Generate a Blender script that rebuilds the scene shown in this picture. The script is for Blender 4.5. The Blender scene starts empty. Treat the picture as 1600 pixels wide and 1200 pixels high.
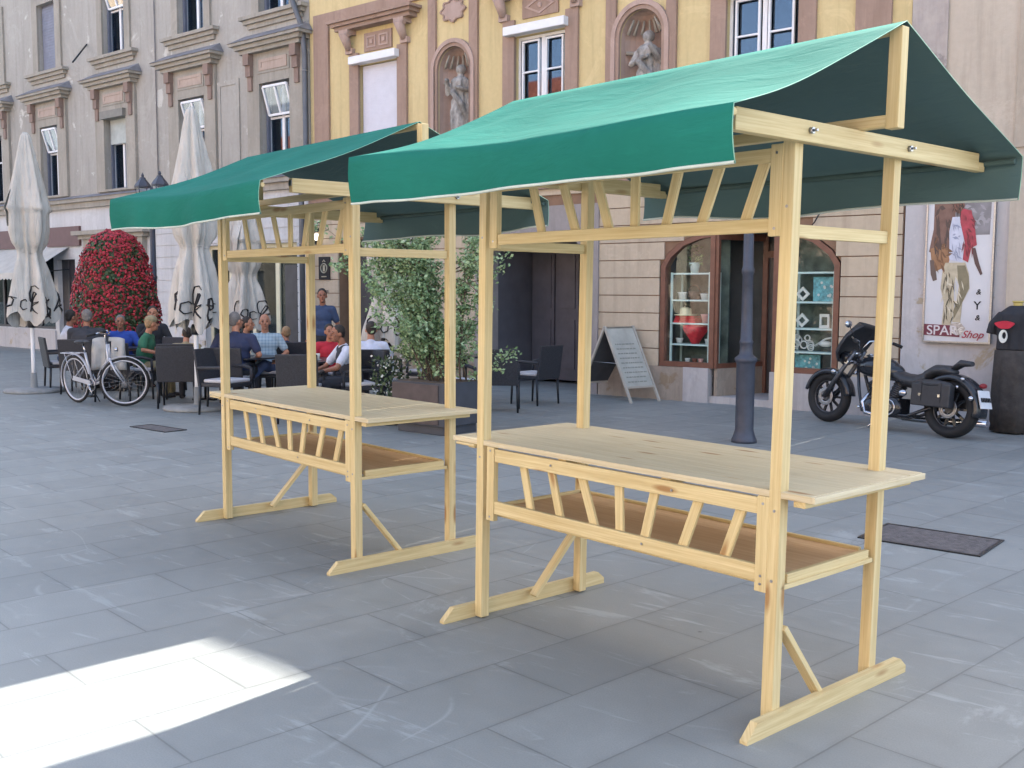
import bpy, math, random
from mathutils import Vector, Matrix
from mathutils.geometry import tessellate_polygon
random.seed(7)
R_ = math.radians
SC = bpy.context.scene
COL = SC.collection
# ------------------------------------------------------------ camera, sky, sun, exposure
F_PX, PITCH, ROLL = 1620.28, .0896, .0041
cd = bpy.data.cameras.new('camera'); cam = bpy.data.objects.new('camera', cd); COL.objects.link(cam)
cd.sensor_width = 36; cd.sensor_fit = 'HORIZONTAL'; cd.lens = F_PX/1600*36; cd.clip_start = .05; cd.clip_end = 600
cam.location = (0, 0, 1.6)
_f = Vector((0, math.cos(PITCH), -math.sin(PITCH))); _r = Vector((1, 0, 0)); _u = _r.cross(_f)
_c, _s = math.cos(ROLL), math.sin(ROLL)
rr_ = _r*_c+_u*_s; uu_ = -_r*_s+_u*_c
m3 = Matrix((rr_, uu_, -_f)).transposed()
cam.rotation_mode = 'QUATERNION'; cam.rotation_quaternion = m3.to_quaternion()
SC.camera = cam
SC.render.resolution_x = 1024; SC.render.resolution_y = 768
SC.view_settings.view_transform = 'Standard'; SC.view_settings.look = 'None'
SC.view_settings.gamma = 1; SC.view_settings.exposure = 2.2
# facade frame: s runs along the house fronts (to the right), d = distance out of the fronts
A = -.69
OX, OY = 3.56187, 14.30097
EX, EY = math.cos(A), math.sin(A)
NX, NY = math.sin(A), -math.cos(A)
def W(s, d, z=0.): return Vector((OX+EX*s+NX*d, OY+EY*s+NY*d, z))
SUN_EL = math.atan(.85)
sdir = Vector((-NX*math.cos(SUN_EL), -NY*math.cos(SUN_EL), math.sin(SUN_EL)))
sl = bpy.data.lights.new('sun', 'SUN'); sl.energy = 4.0; sl.angle = R_(.5); sl.color = (1, .94, .85)
so = bpy.data.objects.new('sun', sl); COL.objects.link(so)
so.rotation_mode = 'QUATERNION'; so.rotation_quaternion = sdir.to_track_quat('Z', 'Y'); so.location = (0, 0, 30)
wd = bpy.data.worlds.new('World'); SC.world = wd; wd.use_nodes = True
nt = wd.node_tree; bg = nt.nodes['Background']; sky = nt.nodes.new('ShaderNodeTexSky')
sky.sky_type = 'NISHITA'; sky.sun_disc = False; sky.sun_elevation = SUN_EL
sky.sun_rotation = math.atan2(sdir.x, sdir.y); sky.dust_density = 2.2; sky.air_density = 1.; sky.ozone_density = 1.
hs = nt.nodes.new('ShaderNodeHueSaturation'); hs.inputs['Saturation'].default_value = .78
nt.links.new(sky.outputs[0], hs.inputs['Color']); nt.links.new(hs.outputs[0], bg.inputs[0]); bg.inputs[1].default_value = .15

# ------------------------------------------------------------ materials
def lin(h):
    h = h.lstrip('#'); o = []
    for i in (0, 2, 4):
        c = int(h[i:i+2], 16)/255
        o.append(c/12.92 if c <= .04045 else ((c+.055)/1.055)**2.4)
    return (*o, 1)
class NT:
    def __init__(s, name):
        s.m = bpy.data.materials.new(name); s.m.use_nodes = True; s.t = s.m.node_tree; s.b = s.t.nodes['Principled BSDF']
    def n(s, ty, **k):
        o = s.t.nodes.new('ShaderNode'+ty)
        for a, v in k.items():
            if a.startswith('i_'):
                key = a[2:]; key = int(key) if key.isdigit() else key.replace('_', ' ')
                o.inputs[key].default_value = v
            else: setattr(o, a, v)
        return o
    def l(s, a, b): s.t.links.new(a, b)
    def ramp(s, fac, stops):
        r = s.n('ValToRGB'); e = r.color_ramp.elements
        while len(e) < len(stops): e.new(.5)
        for el, (p, c) in zip(e, stops): el.position = p; el.color = c if len(c) == 4 else (*c, 1)
        s.l(fac, r.inputs[0]); return r.outputs[0]
    def mix(s, fac, a, b, bt='MIX'):
        m = s.n('MixRGB', blend_type=bt)
        for i, x in ((0, fac), (1, a), (2, b)):
            if isinstance(x, (int, float, tuple)): m.inputs[i].default_value = x
            else: s.l(x, m.inputs[i])
        return m.outputs[0]
    def math(s, op, a, b=0., c=None):
        m = s.n('Math', operation=op)
        for i, x in enumerate((a, b) if c is None else (a, b, c)):
            if isinstance(x, (int, float)): m.inputs[i].default_value = x
            else: s.l(x, m.inputs[i])
        return m.outputs[0]
    def noise(s, vec, sc, det=4, rough=.55, dist=0.):
        o = s.n('TexNoise', i_Scale=sc, i_Detail=det, i_Roughness=rough, i_Distortion=dist)
        if vec is not None: s.l(vec, o.inputs[0])
        return o.outputs[0]
    def map(s, vec, scale=(1, 1, 1), rot=(0, 0, 0), loc=(0, 0, 0)):
        o = s.n('Mapping'); o.inputs['Scale'].default_value = scale; o.inputs['Rotation'].default_value = rot; o.inputs['Location'].default_value = loc
        s.l(vec, o.inputs[0]); return o.outputs[0]
    def bump(s, h, st=.3, dist=.01):
        o = s.n('Bump'); o.inputs['Strength'].default_value = st; o.inputs['Distance'].default_value = dist
        s.l(h, o.inputs['Height']); s.l(o.outputs[0], s.b.inputs['Normal'])
    def coord(s, w='Object'): return s.n('TexCoord').outputs[w]
    def col(s, x): 
        if isinstance(x, tuple): s.b.inputs['Base Color'].default_value = x
        else: s.l(x, s.b.inputs['Base Color'])
def simple(name, c, rough=.7, metal=0., var=.12, sc=6, spec=None, bump=0., bsc=40):
    k = NT(name); c = lin(c) if isinstance(c, str) else c
    k.b.inputs['Roughness'].default_value = rough; k.b.inputs['Metallic'].default_value = metal
    if spec is not None: k.b.inputs['Specular IOR Level'].default_value = spec
    co = k.coord()
    if var:
        nz = k.noise(co, sc, 5)
        k.col(k.mix(k.ramp(nz, [(.3, (0, 0, 0)), (.7, (1, 1, 1))]), tuple(x*(1-var) for x in c[:3])+(1,), tuple(min(1, x*(1+var)) for x in c[:3])+(1,)))
    else: k.col(c)
    if bump: k.bump(k.noise(co, bsc, 4), bump)
    return k.m
def plaster(name, c, c2, rough=.9, patch=None, bump=.25, sc=1.2, thr=.56):
    k = NT(name); co = k.coord(); c = lin(c); c2 = lin(c2)
    k.b.inputs['Roughness'].default_value = rough
    big = k.noise(k.map(co, (1, 1, .35)), sc, 8, .62)
    f = k.ramp(big, [(.32, (0, 0, 0)), (.68, (1, 1, 1))])
    out = k.mix(f, c, c2)
    fine = k.noise(co, 14, 6)
    out = k.mix(k.ramp(fine, [(.3, (.25,)*3), (.75, (0,)*3)]), out, (c[0]*.7, c[1]*.7, c[2]*.7, 1))
    if patch:
        p = k.noise(co, 1.7, 7, .6, .4)
        out = k.mix(k.ramp(p, [(thr, (0, 0, 0)), (thr+.03, (1, 1, 1))]), out, lin(patch))
    sk = k.noise(k.map(co, (5, 5, .35)), 1.6, 6, .65)
    out = k.mix(k.ramp(sk, [(.5, (0, 0, 0)), (.72, (.38,)*3)]), out, (c[0]*.55, c[1]*.54, c[2]*.52, 1))
    gr = k.noise(co, .8, 9, .75, 1.2)
    out = k.mix(k.ramp(gr, [(.56, (0, 0, 0)), (.6, (.3,)*3), (.66, (0, 0, 0))]), out, (c2[0]*1.15, c2[1]*1.15, c2[2]*1.15, 1))
    k.col(out); k.bump(k.noise(co, 30, 6), bump, .006)
    return k.m
def wood(name, c1, c2, knot=True, rough=.62):
    k = NT(name); uv = k.coord('UV'); k.b.inputs['Roughness'].default_value = rough
    k.b.inputs['Specular IOR Level'].default_value = .3
    w = k.noise(k.map(uv, (1.3, 26, 1)), 1.6, 5, .6, .35)
    g = k.noise(k.map(uv, (3, 190, 1)), 1., 3, .5)
    out = k.mix(k.ramp(w, [(.34, (0, 0, 0)), (.66, (1, 1, 1))]), lin(c1), lin(c2))
    out = k.mix(k.ramp(g, [(.45, (0, 0, 0)), (.75, (.45,)*3)]), out, tuple(x*y for x, y in zip(lin(c1), (.78, .66, .5, 1))))
    if knot:
        v = k.n('TexVoronoi', i_Scale=1.); k.l(k.map(uv, (2.6, 11, 1)), v.inputs[0])
        cr = k.n('TexVoronoi', i_Scale=1.); k.l(k.map(uv, (2.6, 11, 1)), cr.inputs[0])
        sep = k.n('SeparateColor'); k.l(cr.outputs['Color'], sep.inputs[0])
        on = k.math('GREATER_THAN', sep.outputs[0], .35)
        kn = k.math('MULTIPLY', on, k.ramp(v.outputs['Distance'], [(.09, (1, 1, 1)), (.2, (0, 0, 0))]))
        out = k.mix(k.math('MULTIPLY', kn, .75), out, lin('#8a5c2e'))
    k.col(out); k.bump(g, .12, .002)
    return k.m
M = {}
M['wood'] = wood('pine_wood', '#bda97b', '#d2c194')
M['wood_top'] = wood('pine_board', '#bbae90', '#cabfa2')
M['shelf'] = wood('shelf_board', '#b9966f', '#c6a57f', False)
M['canvas'] = None
def canvas():
    k = NT('green_canvas'); uv = k.coord('UV'); co = k.coord()
    nz = k.noise(co, 1.6, 5, .6)
    out = k.mix(k.ramp(nz, [(.35, (0, 0, 0)), (.7, (1, 1, 1))]), lin('#1b6056'), lin('#206b60'))
    st = k.noise(k.map(uv, (.8, 5, 1)), 6, 5, .7)
    out = k.mix(k.ramp(st, [(.55, (0, 0, 0)), (.8, (.2,)*3)]), out, lin('#298574'))
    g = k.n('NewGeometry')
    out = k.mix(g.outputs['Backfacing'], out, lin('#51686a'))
    k.col(out); k.b.inputs['Roughness'].default_value = .85
    k.b.inputs['Specular IOR Level'].default_value = .07
    wv = k.noise(k.map(uv, (1, 1, 1)), 260, 2)
    b1 = k.n('Bump'); b1.inputs['Strength'].default_value = .25; b1.inputs['Distance'].default_value = .002; k.l(wv, b1.inputs['Height'])
    b2 = k.n('Bump'); b2.inputs['Strength'].default_value = .35; b2.inputs['Distance'].default_value = .03; k.l(k.noise(k.map(uv, (1.2, 3, 1)), 2.4, 4, .55, .6), b2.inputs['Height']); k.l(b1.outputs[0], b2.inputs['Normal'])
    k.l(b2.outputs[0], k.b.inputs['Normal'])
    return k.m
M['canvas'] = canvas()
M['cord'] = simple('cord_pale_green', '#7fae9b', .8)
M['canvas_in'] = simple('canvas_inner', '#3d524f', .85)
M['hem'] = simple('hem_white', '#b3bdb6', .8)
M['steel'] = simple('galvanised_steel', '#9a9ca0', .35, 1., .2, 60)
M['black'] = simple('black_metal', '#25282d', .35, .3, .1)
M['lampiron'] = simple('lamp_iron', '#3f434f', .5, .15, .18, 8, bump=.15)
M['gray_wall'] = plaster('grey_plaster', '#95928c', '#a7a49e', patch='#b9b7b1', thr=.62)
M['gray_trim'] = plaster('grey_trim', '#8f8a81', '#a09b92', sc=3)
M['gray_top'] = simple('weathered_ledge', '#77767a', .85, 0, .25, 4, bump=.2)
M['brownpink'] = plaster('faded_brown_panel', '#a39287', '#ae9e94', sc=4)
M['brown_console'] = plaster('brown_console', '#7f6c63', '#8d7a71', sc=5)
M['white_wall'] = plaster('white_siding', '#b6b7ba', '#c4c5c8', sc=2)
M['yellow'] = plaster('yellow_plaster', '#c0ae80', '#cdbb8e', sc=.9, bump=.15)
M['trim'] = plaster('rose_brown_trim', '#917a6c', '#9e877a', sc=2, bump=.15)
M['trim_l'] = plaster('rose_light', '#a48d82', '#b09a90', sc=3, bump=.15)
M['tan'] = plaster('tan_courses', '#b3a48f', '#bfb19d', sc=1.6, bump=.15)
M['groove'] = simple('groove', '#7d6350', .9)
M['plinth'] = plaster('stone_plinth', '#90857a', '#a5988a', sc=4, bump=.5, patch='#8b7a66', thr=.6)
M['plinth_l'] = plaster('pale_stone', '#a8a4a4', '#b4b0b0', sc=6, bump=.5)
M['rough'] = plaster('rough_grey', '#9b9390', '#b0a7a0', sc=5, bump=.9, patch='#88817f', thr=.6)
M['beige'] = plaster('beige_render', '#ada294', '#b8ad9f', sc=2, bump=.4)
M['beige2'] = plaster('beige_render_dark', '#9f9486', '#aba092', sc=2, bump=.4)
M['pale'] = plaster('pale_wall', '#b0aeb0', '#bdbabb', sc=1.5, bump=.4, patch='#a59a88', thr=.61)
M['concrete'] = plaster('grey_concrete', '#7f8283', '#8e9293', sc=6, bump=.4)
M['jamb'] = plaster('granite_jamb', '#8b8584', '#989190', sc=8, bump=.4)
M['dark_in'] = simple('dark_interior', '#2c2e33', .9, 0, .2, 3)
M['room'] = simple('dim_room', '#5a5a5a', .9, 0, .35, 1.5)
M['white'] = simple('white_paint', '#d6d8dc', .45, 0, .05)
M['shutter'] = simple('white_shutter', '#c4c5d0', .5, 0, .04)
M['cream'] = simple('cream_paint', '#cfcab0', .55, 0, .06)
M['bluegrey'] = simple('blue_grey_paint', '#5d6475', .6, 0, .1)
M['darkdoor'] = simple('dark_door', '#3c3b40', .55, 0, .2, 5)
M['brownframe'] = simple('brown_frame', '#6b4638', .45, 0, .18, 9)
M['door_in'] = simple('shop_door', '#3b3638', .3, 0, .2, 3)
M['mint'] = simple('mint_shelf', '#b9cfcb', .5, 0, .06)
def umbmat():
    k = NT('umbrella_cloth'); co = k.coord(); k.b.inputs['Roughness'].default_value = .9
    f = k.noise(k.map(co, (9, 9, 1.1)), 1.5, 5, .6, .8); g = k.noise(co, 3, 4)
    out = k.mix(k.ramp(g, [(.3, (0, 0, 0)), (.7, (1, 1, 1))]), lin('#b0ada7'), lin('#c2bfb9'))
    k.col(out); k.bump(f, .9, .05); return k.m
M['umb'] = umbmat()
M['ink'] = simple('black_print', '#17171b', .7, 0, 0)
M['rattan'] = simple('dark_rattan', '#2a2c33', .6, 0, .3, 50, bump=.6, bsc=120)
M['cushion'] = simple('light_cushion', '#b9bac0', .85)
M['tabledark'] = simple('dark_table', '#2a2c33', .3, 0, .1)
M['leafg'] = None
def leafmat(name, a, b, c):
    k = NT(name); k.b.inputs['Roughness'].default_value = .55
    g = k.noise(k.coord(), 9, 3); h = k.n('NewGeometry')
    out = k.mix(k.ramp(g, [(.35, (0, 0, 0)), (.65, (1, 1, 1))]), lin(a), lin(b))
    out = k.mix(k.ramp(h.outputs['Random Per Island'], [(.2, (0, 0, 0)), (.95, (1, 1, 1))]), out, lin(c))
    k.col(out); return k.m
M['leafg'] = leafmat('shrub_leaf', '#5f7a50', '#76915f', '#a0b58c')
M['leafdark'] = leafmat('geranium_leaf', '#26351f', '#33462a', '#455a38')
M['red'] = leafmat('geranium_red', '#7a1a26', '#9a222e', '#b83040')
M['bark'] = simple('bark', '#5d5044', .9, 0, .3, 12, bump=.6)
M['planter'] = simple('planter_grey', '#3f424a', .7, 0, .15, 5)
M['pot_wood'] = simple('planter_brown', '#4e4443', .7, 0, .2, 8)
M['rubber'] = simple('tyre_rubber', '#191a1d', .75, 0, .1)
M['chrome'] = simple('chrome', '#b8bac0', .18, 1., .05)
M['silver'] = simple('silver_paint', '#b5b8c2', .35, .4, .04)
M['moto'] = simple('black_paint', '#23262c', .16, 0, .1)
M['leather'] = simple('black_leather', '#2b2d32', .5, 0, .2, 20, bump=.3)
M['engine'] = simple('engine_metal', '#55575c', .4, .8, .3, 20)
M['skin'] = simple('skin', '#a97860', .6, 0, .08, 12)
M['skin2'] = simple('skin_tan', '#94654f', .6, 0, .08, 12)
M['hair_d'] = simple('dark_hair', '#2b2522', .7, 0, .2, 60, bump=.5)
M['hair_g'] = simple('grey_hair', '#6f6b69', .7, 0, .2, 60, bump=.5)
M['hair_b'] = simple('blond_hair', '#94795a', .7, 0, .2, 60, bump=.5)
for n_, c_ in dict(c_white='#c3c9da', c_dark='#31343c', c_blue='#2b4ba0', c_green='#2f6850', c_navy='#2b3350', c_lblue='#9fb3bf', c_jeans='#48597f', c_khaki='#8d8368', c_grey='#a9a8a6', c_black='#26282e', c_steel='#37496a', c_red='#b02a3c').items():
    M[n_] = simple(n_, c_, .85, 0, .12, 10, bump=.3, bsc=30)
def plaid():
    k = NT('plaid_light_blue'); co = k.coord(); sp = k.n('SeparateXYZ'); k.l(co, sp.inputs[0]); k.b.inputs['Roughness'].default_value = .85
    a = k.math('GREATER_THAN', k.math('SINE', k.math('MULTIPLY', sp.outputs[0], 130.)), .55); b = k.math('GREATER_THAN', k.math('SINE', k.math('MULTIPLY', sp.outputs[2], 130.)), .55)
    k.col(k.mix(k.math('MULTIPLY', k.math('ADD', a, b), .4), lin('#a6b9c4'), lin('#6f879c'))); return k.m
M['c_lblue'] = plaid()
def glass_mat(name, tint, mixf, rough=.02):
    k = NT(name); t = k.t; out = t.nodes['Material Output']
    gl = k.n('BsdfGlossy'); gl.inputs['Roughness'].default_value = rough; gl.inputs['Color'].default_value = (.9, .95, 1, 1)
    tr = k.n('BsdfTransparent'); tr.inputs['Color'].default_value = tint
    mx = k.n('MixShader'); fr = k.n('Fresnel'); fr.inputs['IOR'].default_value = 1.5
    ge = k.n('NewGeometry'); k.l(k.math('MULTIPLY', k.math('ADD', fr.outputs[0], mixf), k.math('SUBTRACT', 1., ge.outputs['Backfacing'])), mx.inputs[0]); k.l(tr.outputs[0], mx.inputs[1]); k.l(gl.outputs[0], mx.inputs[2])
    k.l(mx.outputs[0], out.inputs['Surface']); return k.m
M['glass'] = glass_mat('window_glass', (.55, .6, .66, 1), .30)
M['glass_d'] = glass_mat('dark_shop_glass', (.6, .64, .66, 1), .03)
M['glass_s'] = glass_mat('shop_glass', (.96, .98, .98, 1), -.02)
def pavers():
    k = NT('stone_paving'); co = k.coord(); b = k.b
    k_brick = k.n('TexBrick', offset=.5, offset_frequency=2, squash=1.)
    k_brick.inputs['Color1'].default_value = (.0, .0, .0, 1); k_brick.inputs['Color2'].default_value = (1, 1, 1, 1); k_brick.inputs['Mortar'].default_value = (.5, .5, .5, 1)
    k_brick.inputs['Scale'].default_value = 1; k_brick.inputs['Mortar Size'].default_value = .0042; k_brick.inputs['Mortar Smooth'].default_value = .1
    k_brick.inputs['Brick Width'].default_value = .92; k_brick.inputs['Row Height'].default_value = .47; k_brick.inputs['Bias'].default_value = 0
    # object space: x = s, y = into the fronts ; slabs long in y
    v = k.map(co, (1, 1, 1), (0, 0, R_(97.4)), (.2, -.097, 0)); k.l(v, k_brick.inputs[0])
    slab = k_brick.outputs['Color']; mort = k_brick.outputs['Fac']
    base = k.mix(k.ramp(slab, [(0, (0, 0, 0)), (1, (1, 1, 1))]), lin('#878a88'), lin('#949795'))
    big = k.noise(co, .55, 6, .6)
    base = k.mix(k.ramp(big, [(.3, (.55,)*3), (.7, (0,)*3)]), base, lin('#7a7e7e'))
    med = k.noise(co, 5, 8, .7)
    base = k.mix(k.ramp(med, [(.35, (.35,)*3), (.65, (0,)*3)]), base, lin('#6e7373'))
    sp = k.noise(co, 160, 3, .6)
    base = k.mix(k.ramp(sp, [(.35, (.3,)*3), (.6, (0,)*3)]), base, lin('#636868'))
    # pale scuffs and scratches
    def scr(rot, scale, seed, w, lo):
        vv = k.map(co, scale, (0, 0, R_(rot)), (seed, seed*.7, 0))
        d = k.n('TexNoise', i_Scale=.8, i_Detail=2.); k.l(vv, d.inputs[0])
        vo = k.n('TexVoronoi', feature='DISTANCE_TO_EDGE', i_Scale=1.); 
        ad = k.n('VectorMath', operation='ADD'); k.l(vv, ad.inputs[0]); k.l(d.outputs['Color'], ad.inputs[1]); k.l(ad.outputs[0], vo.inputs[0])
        line = k.ramp(vo.outputs['Distance'], [(0, (1, 1, 1)), (w, (0, 0, 0))])
        msk = k.ramp(k.noise(k.map(co, (1, 1, 1), (0, 0, 0), (seed*3, seed, 0)), 1.1, 5, .65), [(lo, (0, 0, 0)), (lo+.07, (1, 1, 1))])
        return k.math('MULTIPLY', line, msk)
    f = k.math('MAXIMUM', scr(20, (.8, .45, 1), 3.1, .007, .52), scr(-35, (.5, 1.0, 1), 8.7, .006, .55))
    f = k.math('MAXIMUM', f, k.math('MULTIPLY', scr(70, (.9, 2.2, 1), 17.3, .03, .56), .6))
    base = k.mix(k.math('MULTIPLY', f, .42), base, lin('#a6aaaa'))
    pt = k.ramp(k.noise(co, .9, 9, .72, .8), [(.61, (0, 0, 0)), (.66, (.65,)*3)])
    base = k.mix(pt, base, lin('#989c9c'))
    # bright reflections off uneven stone, painted as short pale streaks
    rv = k.noise(k.map(co, (.55, 3.0, 1)), 2.1, 5, .7, .5)
    base = k.mix(k.ramp(rv, [(.585, (0, 0, 0)), (.65, (.65,)*3)]), base, lin('#9a9f9f'))
    # dark spots
    vd = k.n('TexVoronoi', i_Scale=1.6); k.l(co, vd.inputs[0])
    base = k.mix(k.ramp(vd.outputs['Distance'], [(.018, (.7,)*3), (.028, (0,)*3)]), base, lin('#34363b'))
    b2 = k.n('TexBrick', offset=.5, offset_frequency=2, squash=1.)
    for q, w_ in (('Scale', 1), ('Mortar Size', .035), ('Mortar Smooth', 1.), ('Brick Width', .92), ('Row Height', .47)): b2.inputs[q].default_value = w_
    k.l(v, b2.inputs[0]); gm = k.math('MULTIPLY', b2.outputs['Fac'], k.ramp(k.noise(co, 2.3, 6, .7), [(.4, (0, 0, 0)), (.65, (.28,)*3)]))
    base = k.mix(gm, base, lin('#5a5c5b'))
    gum = k.n('TexVoronoi', i_Scale=4.2); k.l(co, gum.inputs[0]); gs = k.n('SeparateColor'); k.l(gum.outputs['Color'], gs.inputs[0])
    gk = k.math('MULTIPLY', k.math('GREATER_THAN', gs.outputs[0], .82), k.ramp(gum.outputs['Distance'], [(.045, (.5,)*3), (.07, (0,)*3)]))
    base = k.mix(gk, base, lin('#55585a'))
    base = k.mix(k.math('MULTIPLY', mort, .45), base, lin('#4d5050'))
    k.col(base)
    k.l(k.ramp(med, [(.3, (.42,)*3), (.7, (.62,)*3)]), b.inputs['Roughness']); b.inputs['Specular IOR Level'].default_value = .45
    hh = k.math('ADD', k.math('MULTIPLY', k.noise(co, 7, 7, .65), .5), k.math('MULTIPLY', mort, -1.2))
    hh = k.math('ADD', hh, k.math('MULTIPLY', rv, .6))
    k.bump(hh, .35, .008)
    return k.m
M['paving'] = pavers()

# ------------------------------------------------------------ mesh builder
class MB:
    def __init__(s): s.v = []; s.f = []; s.uv = []; s.sm = []
    def face(s, idx, uvs=None, smooth=False): s.f.append(tuple(idx)); s.uv.append(uvs); s.sm.append(smooth)
    def poly(s, pts, uvs=None, smooth=False):
        b = len(s.v); s.v += [tuple(p) for p in pts]; s.face(range(b, b+len(pts)), uvs, smooth)
    def beam(s, p, q, w, h, up=(0, 0, 1), cut0=0, cut1=0):
        p = Vector(p); q = Vector(q); a = (q-p).normalized(); up = Vector(up)
        b = a.cross(up)
        if b.length < 1e-4: b = a.cross(Vector((1, 0, 0)))
        b.normalize(); c = b.cross(a).normalized(); off = random.random()*9
        P = []
        for (o, ct) in ((p, cut0), (q, -cut1)):
            for sb, sc in ((-1, -1), (1, -1), (1, 1), (-1, 1)):
                P.append(o+b*(sb*w/2)+c*(sc*h/2)+(a*ct if sc > 0 else a*0))
        i0 = len(s.v); s.v += [tuple(x) for x in P]
        for fc in ((0, 3, 2, 1), (4, 5, 6, 7), (0, 1, 5, 4), (1, 2, 6, 5), (2, 3, 7, 6), (3, 0, 4, 7)):
            uvs = [((P[i].dot(a))+off, P[i].dot(b)+P[i].dot(c)+off) for i in fc]
            s.face([i0+i for i in fc], uvs)
        return s
    def box(s, x0, x1, y0, y1, z0, z1):
        dx, dy, dz = x1-x0, y1-y0, z1-z0
        xc, yc, zc = (x0+x1)/2, (y0+y1)/2, (z0+z1)/2
        if dx >= dy and dx >= dz: s.beam((x0, yc, zc), (x1, yc, zc), dy, dz)
        elif dy >= dz: s.beam((xc, y0, zc), (xc, y1, zc), dx, dz)
        else: s.beam((xc, yc, z0), (xc, yc, z1), dx, dy, (0, 1, 0))
        return s
    def tube(s, pts, rad, n=8, caps=True, smooth=True, sq=1.):
        pts = [Vector(p) for p in pts]
        if isinstance(rad, (int, float)): rad = [rad]*len(pts)
        i0 = len(s.v); prev = None
        for i, p in enumerate(pts):
            t = (pts[min(i+1, len(pts)-1)]-pts[max(i-1, 0)]).normalized()
            if prev is None:
                x = t.cross(Vector((0, 0, 1)))
                if x.length < .05: x = t.cross(Vector((1, 0, 0)))
            else: x = prev-t*prev.dot(t)
            x.normalize(); y = t.cross(x); prev = x
            for k in range(n):
                an = 2*math.pi*k/n
                s.v.append(tuple(p+(x*math.cos(an)+y*math.sin(an)*sq)*rad[i]))
        for i in range(len(pts)-1):
            for k in range(n):
                a, b = i0+i*n+k, i0+i*n+(k+1) % n
                s.face((a, b, b+n, a+n), None, smooth)
        if caps:
            s.face([i0+k for k in range(n)][::-1]); s.face([i0+(len(pts)-1)*n+k for k in range(n)])
        return s
    def lathe(s, prof, c=(0, 0, 0), n=20, smooth=True, fn=None):
        i0 = len(s.v)
        for (r, z) in prof:
            for k in range(n):
                an = 2*math.pi*k/n; rr = r*(fn(an, z) if fn else 1)
                s.v.append((c[0]+rr*math.cos(an), c[1]+rr*math.sin(an), c[2]+z))
        for i in range(len(prof)-1):
            for k in range(n):
                a, b = i0+i*n+k, i0+i*n+(k+1) % n
                s.face((a, b, b+n, a+n), None, smooth)
        s.face([i0+k for k in range(n)][::-1]); s.face([i0+(len(prof)-1)*n+k for k in range(n)])
        return s
    def ell(s, c, r, n=12, m=8, rot=None):
        c = Vector(c); i0 = len(s.v)
        if isinstance(r, (int, float)): r = (r, r, r)
        for i in range(1, m):
            th = math.pi*i/m
            for k in range(n):
                an = 2*math.pi*k/n
                q = Vector((r[0]*math.sin(th)*math.cos(an), r[1]*math.sin(th)*math.sin(an), r[2]*math.cos(th)))
                if rot: q = rot @ q
                s.v.append(tuple(c+q))
        for sg in (1, -1):
            q = Vector((0, 0, r[2]*sg)); q = rot @ q if rot else q; s.v.append(tuple(c+q))
        T, B = len(s.v)-2, len(s.v)-1
        for i in range(m-2):
            for k in range(n):
                a, b = i0+i*n+k, i0+i*n+(k+1) % n
                s.face((a, a+n, b+n, b), None, True)
        for k in range(n):
            s.face((T, i0+k, i0+(k+1) % n), None, True); j = i0+(m-2)*n
            s.face((B, j+(k+1) % n, j+k), None, True)
        return s
    def cap(s, p, q, r0, r1, n=10):
        s.tube([p, q], [r0, r1], n); s.ell(p, r0, n, 6); s.ell(q, r1, n, 6); return s
    def torus(s, c, R, r, axis='y', n=36, m=8, a0=0., a1=2*math.pi, rx=1.):
        full = abs(a1-a0-2*math.pi) < 1e-6; i0 = len(s.v); N = n if full else n+1
        for i in range(N):
            t = a0+(a1-a0)*i/n
            for k in range(m):
                u = 2*math.pi*k/m; q = R+r*math.cos(u); w = r*math.sin(u)*rx
                if axis == 'y': p = (q*math.cos(t), w, q*math.sin(t))
                elif axis == 'z': p = (q*math.cos(t), q*math.sin(t), w)
                else: p = (w, q*math.cos(t), q*math.sin(t))
                s.v.append((c[0]+p[0], c[1]+p[1], c[2]+p[2]))
        for i in range(n):
            for k in range(m):
                a = i0+(i % N)*m+k; b = i0+(i % N)*m+(k+1) % m; c2 = i0+((i+1) % N)*m+(k+1) % m; d = i0+((i+1) % N)*m+k
                s.face((a, d, c2, b), None, True)
        return s
    def panel(s, outer, holes, y, y2):
        """outline and holes as (x, z); front at y, back edge at y2 (y2 > y)"""
        polys = [outer]+holes; flat = [p for pl in polys for p in pl]
        tri = tessellate_polygon([[Vector((p[0], p[1], 0)) for p in pl] for pl in polys])
        i0 = len(s.v); s.v += [(p[0], y, p[1]) for p in flat]
        for t in tri:
            a, b, c = [Vector((*flat[i], 0)) for i in t]
            if (b-a).cross(c-a).z < 0: t = (t[0], t[2], t[1])
            s.face([i0+i for i in t])
        if y2 != y:
            for pl in polys:
                n = len(pl)
                for i in range(n):
                    (x0, z0), (x1, z1) = pl[i], pl[(i+1) % n]
                    s.poly([(x0, y, z0), (x1, y, z1), (x1, y2, z1), (x0, y2, z0)])
        return s
    def solid(s, outline, y0, y1):
        """closed extrusion of an (x, z) outline"""
        s.panel(outline, [], y0, y1); tri = tessellate_polygon([[Vector((p[0], p[1], 0)) for p in outline]])
        i0 = len(s.v); s.v += [(p[0], y1, p[1]) for p in outline]
        for t in tri: s.face([i0+i for i in t])
        return s
    def xf(s, mat, start=0):
        for i in range(start, len(s.v)): s.v[i] = tuple(mat @ Vector(s.v[i]))
        return s
    def build(s, name, mat, parent=None, bevel=0., loc=None, normals=True):
        me = bpy.data.meshes.new(name); me.from_pydata(s.v, [], s.f); me.update()
        me.materials.append(mat)
        ul = me.uv_layers.new(name='UVMap'); j = 0; d = ul.data
        for f, uv in zip(s.f, s.uv):
            for k in range(len(f)):
                d[j].uv = uv[k] if uv else (s.v[f[k]][0]+s.v[f[k]][1], s.v[f[k]][2]); j += 1
        me.polygons.foreach_set('use_smooth', s.sm)
        o = bpy.data.objects.new(name, me); COL.objects.link(o)
        if parent: o.parent = parent
        if loc: o.location = loc
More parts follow.
